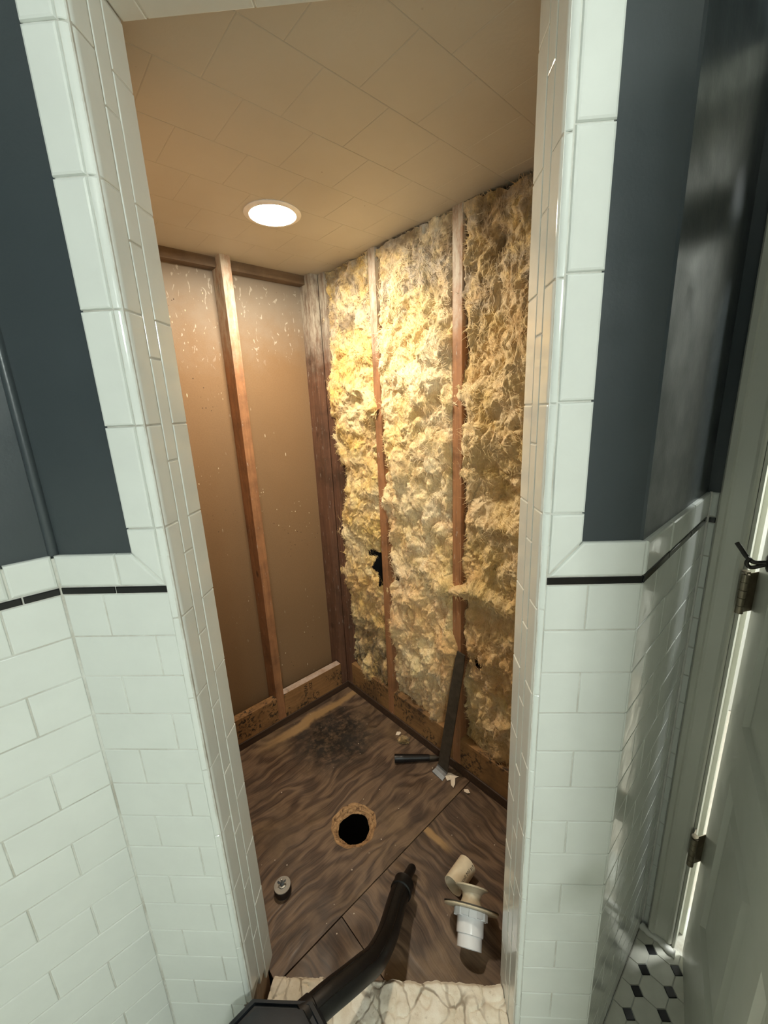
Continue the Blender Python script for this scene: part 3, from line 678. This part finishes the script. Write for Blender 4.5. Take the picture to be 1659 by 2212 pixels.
# ---- ceiling of painted 6x6 tiles
cs = root('ceiling_shower', (0, 0, 0), 'beige painted tile ceiling above the gutted shower', 'ceiling', kind='structure')
HOLE_L = Vector((-.318, .763))
def plan(s, t): p = AL(s, t, 0); return (p.x, p.y)
prism_poly('ceiling_bed', [plan(-.09, -.09), plan(1.1, -.09), plan(1.1, .62), plan(.40, 1.42), plan(-.09, 1.42)], ZC+.0008, ZC+.05, M['ceil_paint'], cs)
TT = [1.06-.1535*k for k in range(7)]+[-.004]; TT = [1.2135, 1.367]+TT if False else [1.367, 1.2135]+TT
for ri, (t1_, t0_) in enumerate(zip(TT, TT[1:])):
    off = .270 if ri % 2 == 1 else .193
    js = course_joints(off, .1535, -.003, 1.02)
    for s0, s1 in zip(js, js[1:]):
        if s0+t0_ > 1.72: continue
        # frame: u = -A (s), v = -B (t);  (-A) x (-B) = +Z, so flip to face down
        tile(cs, AL(0, 0, ZC), -B, -A, -Z, t0_, t1_, s0, s1, M['ceil_paint'], 'ceiling_tile', h=.003, bev=.0018, j=.0001, jt=0)
# ---- left alcove wall
ws = wall_root('wall_shower_left', 'stripped shower wall of brown board between bare studs')
def abox(name, s0, s1, t0, t1, z0, z1, mat, par, bev=0): return box(name, AL(s0, t0, z0), -A*(s1-s0), -B*(t1-t0), Z*(z1-z0), mat, par, bev)
abox('backer_board', -.10, SMAX+.05, -.105, -.089, 0, ZC+.02, M['board'], ws)
for s0, s1, mt in ((0.0005, .0385, 'stud_dark'), (.380, .418, 'stud'), (.786, .824, 'stud')): abox('stud', s0, s1, -.089, 0 if s0 > .01 else -.0005, ZF+.034, ZC+.004, M[mt], ws, .002)
for s0, s1 in ((.0385, .380), (.418, .786)): abox('top_plate', s0, s1, -.089, -.045, ZC-.034, ZC+.004, M['top_plate'], ws, .001)
abox('bottom_plate', -.0, SMAX, -.089, .004, ZF-.001, ZF+.035, M['plate'], ws, .003)
bk = abox('blocking', .0405, .380, -.038, .001, .0755, .2035, M['block_l'], ws, .002)
abox('blocking', .418, .786, -.038, .001, .0755, .2, M['block_clean'], ws, .002)
# grade stamp: two short vertical rows of letters
for s_, txt, sz in ((.270, 'WBA', .026), (.240, 'ZD//', .024)):
    vs, fs = text_mesh(txt, sz)
    me = mesh('grade_stamp', [AL(s_-v.y, .0016, .192-v.x) for v in vs], fs, M['ink'], bk)
# ---- right alcove wall
wi = wall_root('wall_shower_right', 'open stud shower wall packed with yellow insulation')
abox('building_felt', -.105, -.092, -.1, TMAX+.05, 0, ZC+.02, M['felt'], wi)
for t0, t1, mt in ((0.0, .022, 'stud_dark'), (.0225, .0445, 'stud_dark'), (.333, .371, 'stud'), (.727, .765, 'stud'), (1.121, 1.159, 'stud')):
    abox('stud', -.0895, .0005 if t0 else 0, t0, t1, ZF+.034, ZC+.004, M[mt], wi, .002)
abox('bottom_plate', -.089, .006, -.0, TMAX, ZF-.001, ZF+.040, M['plate'], wi, .003)
abox('top_plate', -.089, -.055, .0445, TMAX, ZC-.036, ZC+.004, M['top_plate'], wi, .001)
for t0, t1, zt in ((.0445, .333, .205), (.371, .727, .205), (.765, 1.121, .205)): abox('blocking', -.038, .0, t0, t1, ZF+.040, zt, M['block_r'], wi, .002)
# ---- hidden returns
w3 = wall_root('wall_shower_return_left', 'hidden drywall return at the left end of the shower')
abox('drywall', SMAX, SMAX+.05, -.1, .70, 0, ZC+.02, M['drywall'], w3)
w4 = wall_root('wall_shower_return_right', 'hidden drywall return at the right end of the shower')
abox('drywall', -.1, .40, TMAX, TMAX+.01, 0, ZC+.02, M['drywall'], w4)
# ---- subfloor
fs_ = root('floor_shower', (0, 0, 0), 'water stained plywood subfloor of the gutted shower', 'floor', kind='structure')
HC = Vector((-.1795, .5545)); hs = CA-HC.dot(Vector((S2, S2))); ht = CB-HC.dot(Vector((-S2, S2))); HR, HRi = .083, .057
def holed_sheet():
    s0, s1, t0, t1 = -.0, SMAX, .0, .8165
    angs = sorted([math.atan2(t-ht, s-hs) for s in (s0, s1) for t in (t0, t1)]+[-PI+2*PI*(k+.5)/72 for k in range(72)])
    def edge(a):
        c, s_ = math.cos(a), math.sin(a); k = 9
        for lim, d_ in (((s1 if c > 0 else s0)-hs, c), ((t1 if s_ > 0 else t0)-ht, s_)):
            if abs(d_) > 1e-9: k = min(k, lim/d_)
        return hs+c*k, ht+s_*k
    vs, fs = [], []; n = len(angs)
    rr = [HR*(1+.025*math.sin(a*5)+.018*math.sin(a*11+1)) for a in angs]
    for a, r in zip(angs, rr): vs.append(AL(hs+math.cos(a)*r, ht+math.sin(a)*r, ZF))
    for a in angs: vs.append(AL(*edge(a), ZF))
    for a in angs: vs.append(AL(*edge(a), ZF-.018))
    for i in range(n): j = (i+1) % n; fs += [(i, n+i, n+j, j), (n+i, 2*n+i, 2*n+j, n+j)]
    sh = mesh('plywood_sheet', vs, fs, M['ply1'], fs_)
    # ragged sawn rim
    vs, fs = [], []; K = 6
    for q in range(K):
        f_ = q/(K-1)
        for a, r in zip(angs, rr):
            w = .0018*math.sin(a*3+q*2)+.0012*math.sin(a*7.0-q*3)+random.uniform(-.0009, .0009); r_ = r*(1-f_)+HRi*f_+(w if 0 < q else 0); z = ZF-.020*f_**1.3+(random.uniform(-.0015, .0015) if 0 < q < K-1 else 0)
            vs.append(AL(hs+math.cos(a)*r_, ht+math.sin(a)*r_, z))
    for q in range(K-1):
        for i in range(n): j = (i+1) % n; fs.append((q*n+i, q*n+j, (q+1)*n+j, (q+1)*n+i))
    mesh('drain_hole_rim', vs, fs, M['rim'], sh)
holed_sheet()
def sheet(poly, mat, z=ZF):
    p = [plan(*q) for q in poly]
    ar = sum(p[i-1][0]*p[i][1]-p[i][0]*p[i-1][1] for i in range(len(p)))
    if ar < 0: p.reverse()
    o = prism_poly('plywood_sheet', p, z-.018, z, mat, fs_); return o
sheet([(0, .8195), (.649, .8195), (.649, 1.11), (.435, TMAX), (0, TMAX)], M['ply2'], ZF-.0008)
sheet([(.6515, .8195), (.95, .8195), (.95, .83), (.6515, 1.125)], M['ply3'], ZF-.0014)
abox('crawl_space', -.6, 1.6, -.6, 1.9, -.80, -.75, M['soil'], fs_)

# ================================================================ RECESSED LIGHT
lc = Vector((HOLE_L.x, HOLE_L.y, ZC))
rl = root('recessed_light', lc, 'round lit recessed ceiling light above the shower', 'light')
lathe('trim_ring', lc, -Z, [(.062, -.001), (.082, -.001), (.083, .002), (.078, .005), (.068, .006), (.064, .003)], M['trimring'], rl, 48, True)
lathe('light_lens', lc, -Z, [(.066, .001), (.064, .0035), (.045, .0045), (0, .005)], M['lens'], rl, 48)

# ================================================================ INSULATION
def sstep(x, a, b): x = np.clip((x-a)/(b-a), 0, 1); return x*x*(3-2*x)
def gauss(t, z, t0, z0, rt, rz): return np.exp(-((t-t0)/rt)**2-((z-z0)/rz)**2)
def batt(t0, t1, z0, z1, seed, mat, label, feat, holes, push, fibres=3500):
    nt_, nz_ = int((t1-t0)/.0030), int((z1-z0)/.0034)
    tt, zz = np.meshgrid(np.linspace(t0, t1, nt_), np.linspace(z0, z1, nz_), indexing='ij')
    P = np.stack([tt, zz*.8, np.full_like(tt, seed)], -1)
    wv_ = np.stack([fbm(P*7+3.1, 3), fbm(P*7+8.7, 3), fbm(P*7+1.9, 2)], -1)
    Q = P+wv_*.035
    lump = fbm(Q*np.array((6, 5, 1)), 2)*.020
    puff = np.abs(fbm(Q*np.array((11, 9, 1))+4, 2))*.040
    puff2 = np.abs(fbm(Q*np.array((27, 21, 1))+9, 2))*.020
    puff3 = np.abs(fbm(Q*np.array((60, 45, 1))+14, 2))*.010
    fine = fbm(Q*110, 2)*.0035
    d = -.034+lump+puff+puff2+puff3+fine
    # edges sink beside the studs, here and there they spill over them
    n1 = fbm(P*np.array((1, 9, 1))+seed, 3)*.014; spill = sstep(fbm(np.stack([zz*5, tt*2, P[..., 2]], -1), 3), .05, .35)
    ed = np.minimum(tt-t0+n1, t1-tt-n1*.7); d -= .034*(1-.85*spill)*(1-sstep(ed, -.004, .024))
    d += feat(tt, zz, Q)
    zb = zz-z0; d -= .022*(1-sstep(zb+fbm(P*20, 2)*.02, -.005, .03))
    dt = wv_[..., 0]*.010+fbm(Q*26+2, 2)*.008; dz = wv_[..., 1]*.014+fbm(Q*24+6, 2)*.011
    ew = sstep(np.minimum(tt-t0, t1-tt), 0, .02)
    T = np.clip(tt+dt*(.35+.65*ew)+spill*.010*(sstep(tt, t1-.05, t1)-sstep(-tt, -t0-.05, -t0)), t0-.014, t1+.014)+push(tt, zz); Zz = np.minimum(zz+dz, ZC-.001)
    d = np.clip(d, -.086, .075)
    k_ = 1-sstep(z1-zz, .012, .075); d = d*(1-k_)+np.minimum(d, -.003)*k_
    base_ = np.array((CX, CY, 0)); av, bv = np.array(A), np.array(B)
    V = base_-av*d[..., None]-bv*T[..., None]; V[..., 2] += Zz
    ids = np.arange(nt_*nz_).reshape(nt_, nz_)
    F = np.stack([ids[:-1, :-1], ids[:-1, 1:], ids[1:, 1:], ids[1:, :-1]], -1)
    keep = np.ones(F.shape[:2], bool); hn = fbm(P*36, 3)
    for ht_, hz_, rt_, rz_ in holes:
        m = ((tt-ht_)/rt_)**2+((zz-hz_)/rz_)**2+hn*.45 < 1; keep &= ~m[:-1, :-1]
    F = F[keep].reshape(-1, 4)
    rt = root('insulation_batt', AL(0, (t0+t1)/2, z0), label, 'insulation', 'insulation batts between the shower studs')
    me = bpy.data.meshes.new('batt_body'); bb = np.array(BASE[rt.name])
    me.from_pydata((V.reshape(-1, 3)-bb).tolist(), [], F.tolist()); me.materials.append(mat); me.polygons.foreach_set('use_smooth', [True]*len(me.polygons)); me.update()
    o = link(bpy.data.objects.new('batt_body', me)); o.parent = rt; BASE[o.name] = Vector(bb)
    # loose fibres curling off the surface
    vs, fs = [], []; used = np.unique(F); pick = rng.choice(used, fibres); Vf = V.reshape(-1, 3); bn = fbm(Vf[pick]*6, 2)
    flow = fbm(Vf[pick]*9+31, 2)*2.2
    for q, c, fl_ in zip(pick, bn, flow[:, None]):
        p = Vf[q]-av*.001; ln = rng.uniform(.012, .046)*(1+.8*c); an = PI/2+1.5*float(fl_[0])+rng.normal(0, .35); tv = -bv*math.cos(an)+np.array((0, 0, 1))*math.sin(an)
        sd = -bv*math.sin(an)-np.array((0, 0, 1))*math.cos(an); cu = rng.normal(0, .5); lift = rng.uniform(.001, .010); wd_ = rng.uniform(.0005, .0013); b0 = len(vs)
        for k in range(5):
            f_ = k/4-.5; pp = p+tv*ln*f_+sd*cu*ln*(f_*f_)*1.6-av*(-lift)*(-1)*(.25-f_*f_)*4*.0-av*(lift*(abs(f_)*1.3-.15)); w_ = wd_*(1-abs(f_)*1.4)
            vs += [pp-bb-sd*w_, pp-bb+sd*w_]
            if k: fs.append((b0+2*k-2, b0+2*k-1, b0+2*k+1, b0+2*k))
    me = bpy.data.meshes.new('loose_fibres'); me.from_pydata([tuple(v) for v in vs], [], fs); me.materials.append(mat); me.update()
    o = link(bpy.data.objects.new('loose_fibres', me)); o.parent = rt; o['kind'] = 'stuff'
    return rt
def f1(t, z, Q):
    d = .030*gauss(t, z, .10, 1.52, .09, .16)+.034*gauss(t, z, .30, 1.50, .07, .05)+.020*gauss(t, z, .22, 1.68, .1, .15)+.018*gauss(t, z, .15, 1.02, .1, .12)
    d -= .045*gauss(t, z, .055, 1.17, .03, .12)+.05*gauss(t, z, .30, .82, .06, .07)+.012*sstep(-z, -.75, -.5)+.02*gauss(t, z, .32, 1.15, .03, .3)
    d += .010*np.abs(fbm(Q*np.array((55, 50, 1)), 2))*sstep(-z, -1.35, -1.2)*sstep(z, .7, .85)
    return d
def f2(t, z, Q):
    d = .012+.012*gauss(t, z, .55, 1.45, .14, .3)+.016*gauss(t, z, .5, 1.15, .12, .05)+.020*gauss(t, z, .62, .86, .09, .05)+.03*gauss(t, z, .70, .60, .04, .14)
    d += .007*perlin(Q*np.array((30, 3, 1))+5)*sstep(z, 1.1, 1.3)
    d -= .020*gauss(t, z, .42, .78, .05, .06)+.015*gauss(t, z, .62, .70, .06, .07)+.018*sstep(-z, -.5, -.25)
    return d
def f3(t, z, Q):
    d = .016+.022*gauss(t, z, .83, 1.54, .07, .05)+.026*gauss(t, z, .97, 1.72, .06, .16)+.020*gauss(t, z, .84, 1.40, .09, .04)
    d -= .050*gauss(t, z, .90, 1.24, .09, .05)+.030*gauss(t, z, .88, 1.95, .08, .04)
    d += .026*gauss(t, z, .90, 1.13, .14, .022)+.055*gauss(t, z+.018*np.sin(t*34+1)+.012*perlin(Q*20), .84, .875, .13, .030)+.02*gauss(t, z, .99, .93, .05, .06)-.03*gauss(t, z, .87, .81, .10, .03)
    d -= .020*sstep(-z, -.72, -.55)
    return d
batt(.024, .336, .150, 2.084, 1.7, M['ins1'], 'torn yellow insulation batt in the corner bay with a black hole', f1, [(.300, .808, .060, .082), (.240, .876, .042, .026), (.050, 1.19, .022, .075), (.05, .93, .013, .05)], lambda t, z: .040*gauss(t, z, .325, 1.545, .05, .035)-.030*gauss(t, z, .03, 1.52, .04, .11), fibres=8000)
batt(.368, .731, .185, 2.084, 21.3, M['ins2'], 'broad cream insulation batt filling the bay between two studs', f2, [(.405, .792, .028, .016)], lambda t, z: .030*gauss(t, z, .73, .86, .035, .022)+.026*gauss(t, z, .73, .60, .03, .07), fibres=9500)
batt(.768, 1.128, .190, 2.084, 44.9, M['ins3'], 'lumpy tan insulation batt beside the right tile jamb with a torn ledge', f3, [(.835, .585, .022, .022)], lambda t, z: -.050*gauss(t, z, .775, .87, .04, .025)-.024*gauss(t, z, .77, 1.54, .03, .03)-.022*gauss(t, z, .77, 1.39, .03, .03)-.02*gauss(t, z, .77, 1.84, .03, .05), fibres=8000)

# ================================================================ THINGS IN THE ALCOVE
# ---- leaning dark flat bar
fb = root('pry_bar', AL(.03, .715, ZF), 'dark flat steel pry bar leaning against the middle stud', 'pry bar')
def bar_pts(f_): return AL(.050-.036*f_, .712+.066*f_, ZF+.010+.565*f_)
bm = bmesh.new(); ax = (bar_pts(1)-bar_pts(0)).normalized(); sd = (-B-ax*(-B).dot(ax)).normalized(); nn = ax.cross(sd)
prev = None
for k in range(9):
    f_ = k/8; c = bar_pts(f_); w_ = .0245-.003*f_; th = .003
    if f_ > .98: w_ *= .8
    ring = [bm.verts.new(c+sd*w_*a+nn*th*b) for a, b in ((-1, -1), (1, -1), (1, 1), (-1, 1))]
    if prev:
        for q in range(4): bm.faces.new((prev[q], prev[(q+1) % 4], ring[(q+1) % 4], ring[q]))
    else: bm.faces.new(ring)
    prev = ring
bm.faces.new(prev); from_bm('shaft', bm, M['steel_dark'], fb)
c0 = bar_pts(0); fo = (A*-1)
bm = bmesh.new(); prev = None
for k, (fw, up, w_) in enumerate(((0, .012, .0245), (.006, .003, .0245), (.016, -.004, .026), (.034, -.008, .028))):
    c = c0+fo*fw+Z*up; ring = [bm.verts.new(c+sd*w_*a+Z*.0025*b) for a, b in ((-1, -1), (1, -1), (1, 1), (-1, 1))]
    if prev:
        for q in range(4): bm.faces.new((prev[q], prev[(q+1) % 4], ring[(q+1) % 4], ring[q]))
    else: bm.faces.new(ring)
    prev = ring
bm.faces.new(prev); from_bm('claw', bm, M['steel'], fb)
# ---- black tube end on the floor
p0, p1 = Vector((-.035, .828, ZF+.0165)), Vector((.158, .838, ZF+.012)); dv = (p1-p0).normalized(); ln = (p1-p0).length
tb = root('tool_handle', p0-Z*.0165, 'black plastic tool handle lying on the plywood beside the pry bar', 'handle')
lathe('grip', p0, dv, [(.0, .004), (.0125, .004), (.0125, 0), (.0165, 0), (.0172, .006), (.0165, .02), (.0160, .028), (.0168, .032), (.0160, .036), (.0135, ln*.72), (.012, ln*.78), (0, ln*.78)], M['black_plastic'], tb, 24)
lathe('ferrule', p0, dv, [(0, ln*.77), (.0105, ln*.77), (.0095, ln*.9), (.0055, ln*.96), (.005, ln), (0, ln)], M['steel_dark'], tb, 20)
# ---- loose wool tuft and flakes
def clump(name, c, r, mat, label, cat, n=1, sq=.45, group=None):
    bm = bmesh.new(); bmesh.ops.create_icosphere(bm, subdivisions=4, radius=1)
    vs = np.array([v.co[:] for v in bm.verts]); k = 1+.35*fbm(vs*2.2+c[0]*40, 4)+.12*fbm(vs*9+c[1]*30, 2)
    for v, q, kk in zip(bm.verts, vs, k): v.co = Vector((c[0]+q[0]*r*kk, c[1]+q[1]*r*kk*.8, c[2]+max(q[2]*sq, -.3)*r*kk))
    return tag(from_bm(name, bm, mat, None, True), label, cat, group)
clump('insulation_tuft', (.004, .940, ZF+.006), .026, M['ins1'], 'loose tuft of yellow insulation wool on the plywood', 'insulation')
def flake(pts, z, label, cat='paint flake', group=None, mat='chip'):
    n = len(pts); c = Vector((sum(p[0] for p in pts)/n, sum(p[1] for p in pts)/n))
    vs = [Vector((p[0], p[1], z+.0012+.004*abs(math.sin(i*1.7)))) for i, p in enumerate(pts)]; vs += [v+Z*.0016 for v in vs]
    tc, bc = len(vs), len(vs)+1; vs += [Vector((c.x, c.y, z+.0045)), Vector((c.x, c.y, z+.0005))]
    fs = [(i, (i+1) % n, n+(i+1) % n, n+i) for i in range(n)]+[(n+i, n+(i+1) % n, tc) for i in range(n)]+[((i+1) % n, i, bc) for i in range(n)]
    return tag(mesh('paint_flake', vs, fs, M[mat]), label, cat, group)
def offs(c, l): return [(c[0]+a*.001, c[1]+b*.001) for a, b in l]
flake(offs((.196, .752), [(-20, 22), (2, 16), (22, 6), (34, 0), (18, -6), (14, -34), (6, -50), (-2, -38), (-2, -14), (-16, -18), (-22, 2)]), ZF, 'large cream paint flake shaped like a bird by the pry bar')
flake(offs((.252, .690), [(-10, 8), (6, 6), (12, -8), (2, -12), (-9, -4)]), ZF, 'small cream paint flake beside the plywood seam')
flake(offs((-.022, .976), [(-12, -4), (-6, 10), (8, 14), (14, 4), (4, -8)]), ZF, 'oval tan chip beside the wool tuft')
# ---- mechanical test plug with wing nut
pc = Vector((-.3795, .338, ZF))
tp = root('pipe_test_plug', pc, 'grey metal pipe plug with a wing nut standing on the plywood', 'pipe plug')
lathe('lower_plate', pc, Z, [(0, 0), (.024, 0), (.024, .003), (0, .003)], M['zinc'], tp, 28)
lathe('rubber_seal', pc+Z*.003, Z, [(0, 0), (.025, 0), (.0268, .006), (.0268, .019), (.025, .025), (0, .025)], M['rubber'], tp, 32)
lathe('upper_plate', pc+Z*.028, Z, [(0, 0), (.0258, 0), (.0262, .0015), (.0255, .003), (.012, .003), (.011, .0055), (.0085, .006), (.0, .006)], M['zinc'], tp, 32)
lathe('threaded_stud', pc+Z*.034, Z, [(.003, 0)]+[(.003 if k % 2 else .0026, .0015*k) for k in range(1, 16)]+[(0, .0235)], M['zinc'], tp, 14)
wn = lathe('wing_nut', pc+Z*.036, Z, [(.0031, 0), (.0065, 0), (.005, .007), (.0031, .007)], M['steel'], tp, 16)
for sg in (-1, 1): tube('wing', [pc+Z*.039+X*sg*.004+Y*sg*.001, pc+Z*.044+X*sg*.009+Y*sg*.003, pc+Z*.050+X*sg*.0115+Y*sg*.003], [.003, .0036, .0024], M['steel'], wn, 10, flat=.45)
# ---- PVC pipe offcut
pa, pb = Vector((.157, .346, ZF+.0305)), Vector((.212, .408, ZF+.0305)); pd = (pb-pa).normalized(); pl = (pb-pa).length
pp = root('pipe_offcut', Vector((.185, .377, ZF)), 'short cream plastic pipe offcut with black printing on the plywood', 'pipe')
lathe('pipe_wall', pa, pd, [(.0265, .001), (.0302, 0), (.0302, pl), (.0265, pl-.001)], M['pvc_cream'], pp, 48, True)
vs, fs = text_mesh('mcoll Mil p.t', .0125); side = pd.cross(Z).normalized()
xm = max(v.x for v in vs); sc = .072/xm
def wrap(v):
    ph = .62+(v.y)/.0303; q = v.x*sc
    return pa+pd*(.008+q)+(side*math.cos(ph)+Z*math.sin(ph))*.0305
mesh('printing', [wrap(v) for v in vs], fs, M['ink'], pp)
# ---- shower drain lying on its side
dc = Vector((.184, .196, ZF)); el = math.radians(27); hd = Vector((.22, .975, 0)).normalized(); dax = (hd*math.cos(el)+Z*math.sin(el)).normalized()
d0 = Vector((dc.x, dc.y, ZF+.0335*math.cos(el)+.001))
dn = root('shower_drain', dc, 'white plastic shower drain body with metal flange lying on the plywood', 'drain')
lathe('drain_body', d0, dax, [(.029, .0), (.0335, .0), (.0335, .026), (.0365, .027), (.0372, .030), (.0372, .062), (.044, .063), (.044, .077), (.030, .077)], M['pvc_white'], dn, 40, True)
for an in (.4, 1.45, 2.5, 3.55, 4.6, 5.65):
    aa = dax.orthogonal().normalized(); b2 = dax.cross(aa); rd = aa*math.cos(an)+b2*math.sin(an); tg = dax.cross(rd)
    box('lug', d0+dax*.060+rd*.036-tg*.011, tg*.022, rd*.011, dax*.017, M['pvc_white'], dn, .001)
lathe('clamp_flange', d0, dax, [(.028, .0775), (.0745, .0775), (.076, .079), (.076, .0815), (.0745, .083), (.028, .083)], M['pvc_bisque'], dn, 48, True)
lathe('flange_gasket', d0, dax, [(.028, .0832), (.0775, .0832), (.0775, .0855), (.028, .0855)], M['steel_dark'], dn, 48, True)
lathe('throat', d0, dax, [(.022, .085), (.0365, .085), (.029, .093), (.0255, .103), (.0275, .113), (.036, .121), (.0475, .1245), (.048, .128), (.044, .129), (.033, .1225), (.0225, .110), (.022, .087)], M['pvc_bisque'], dn, 48, True)
# ---- mortar curb
def slab():
    x0, x1, y0, y1, z1 = JL+.004, JR-.001, -.004, .100, .139
    nx, ny = 190, 40; xs, ys = np.meshgrid(np.linspace(x0, x1, nx), np.linspace(y0, y1, ny), indexing='ij')
    P = np.stack([xs*1.0, ys*1.0, np.zeros_like(xs)], -1)
    h = fbm(P*14, 4)*.0035+fbm(P*60+5, 3)*.0016
    cell = np.abs(fbm(P*16+30, 2)); h -= .004*np.exp(-(cell/.05)**2)
    rag = fbm(np.stack([xs*30, xs*0, xs*0+9], -1), 4)*.005; e = sstep(ys, y1-.02, y1)
    yy = ys+rag*e; zz = z1+h-.010*sstep(ys, y1-.014, y1)**2; xx = xs+fbm(P*25+50, 2)*.003*(1-sstep(np.minimum(xs-x0, x1-xs), 0, .02))
    V = np.stack([xx, yy, zz], -1); ids = np.arange(nx*ny).reshape(nx, ny); vs = V.reshape(-1, 3).tolist()
    fs = np.stack([ids[:-1, :-1], ids[1:, :-1], ids[1:, 1:], ids[:-1, 1:]], -1).reshape(-1, 4).tolist()
    rim = list(ids[:, 0])+list(ids[-1, 1:])+list(ids[-2::-1, -1])+list(ids[0, -2:0:-1]); b0 = len(vs); n = len(rim)
    for q in rim: v = vs[q]; vs.append([v[0], v[1], 0.0 if v[1] < .02 else ZF])
    fs += [[rim[i], b0+i, b0+(i+1) % n, rim[(i+1) % n]] for i in range(n)]
    o = mesh('mortar_curb', [Vector(v) for v in vs], [tuple(f) for f in fs], M['slab'], None, True, .7)
    return tag(o, 'crumbling cream mortar curb across the shower threshold', 'curb')
slab()
# ---- small wet and dry vacuum outside the curb with its wand over the threshold
VC = Vector((-.243, -.165, 0))
vc = root('vacuum_cleaner', VC, 'small black vacuum cleaner with a bent wand reaching over the curb', 'vacuum')
def octo(w, d, c): return [(w, -d+c), (w, d-c), (w-c, d), (-w+c, d), (-w, d-c), (-w, -d+c), (-w+c, -d), (w-c, -d)]
def loft(name, rings, mat, par):
    bm = bmesh.new(); R_ = [[bm.verts.new(VC+Vector((p[0], p[1], z))) for p in octo(w, d, c)] for w, d, c, z in rings]
    for q0, q1 in zip(R_, R_[1:]):
        for k in range(8): bm.faces.new((q0[k], q0[(k+1) % 8], q1[(k+1) % 8], q1[k]))
    bm.faces.new(list(reversed(R_[0]))); bm.faces.new(R_[-1]); return from_bm(name, bm, mat, par, ang=.5)
loft('drum', [(.078, .115, .03, .012), (.086, .122, .032, .03), (.092, .128, .034, .22)], M['black_plastic'], vc)
lid = loft('lid', [(.096, .132, .036, .22), (.104, .142, .036, .232), (.104, .142, .036, .306), (.098, .137, .035, .317), (.092, .131, .034, .319), (.091, .130, .034, .313), (.085, .124, .033, .313), (.080, .119, .032, .330), (.066, .104, .028, .336)], M['navy_plastic'], vc)
for q in range(4): lathe('caster', VC+Vector((.06*(1 if q % 2 else -1), .09*(1 if q > 1 else -1), .013))-X*.006, X, [(0, 0), (.013, 0), (.013, .012), (0, .012)], M['black_plastic'], vc, 18)
WP = [(-.183,-.030,.285),(-.153,-.002,.275),(-.122,.028,.258),(-.087,.065,.235),(-.060,.103,.205),(-.036,.180,.150),(-.013,.278,.112),(.003,.325,.098)]
wp = smooth_path(WP, 6); wand = tube('wand', wp, .0285, M['black_plastic'], vc, 24)
lathe('hose_port', Vector(WP[0])-(Vector(WP[1])-Vector(WP[0])).normalized()*.03, Vector(WP[1])-Vector(WP[0]), [(0, 0), (.031, 0), (.031, .030), (.0285, .033)], M['black_plastic'], vc, 28)
cd_ = (Vector(WP[-1])-Vector(WP[-2])).normalized()
lathe('cuff', Vector(WP[-1])-cd_*.022, cd_, [(.0285, 0), (.0325, .002), (.0325, .010), (.0305, .012), (.0305, .03), (.0315, .033), (.024, .040), (0, .041)], M['black_plastic'], wand, 28)
tube('nozzle', [Vector(WP[-1])+cd_*.008, Vector(WP[-1])+cd_*.03-Z*.004, Vector((.030, .398, ZF+.022))], [.022, .0185, .0165], M['black_plastic'], wand, 20, flat=.8)
for off in (-.35, .55):
    pts = []
    for i, p in enumerate(wp):
        t = (wp[min(i+1, len(wp)-1)]-wp[max(i-1, 0)]).normalized(); sdv = t.cross(Z).normalized(); up = sdv.cross(t)
        pts.append(p+(sdv*math.sin(off)+up*math.cos(off))*.0284)
    tube('mould_seam', pts, .0009, M['seam_plastic'], wand, 6)
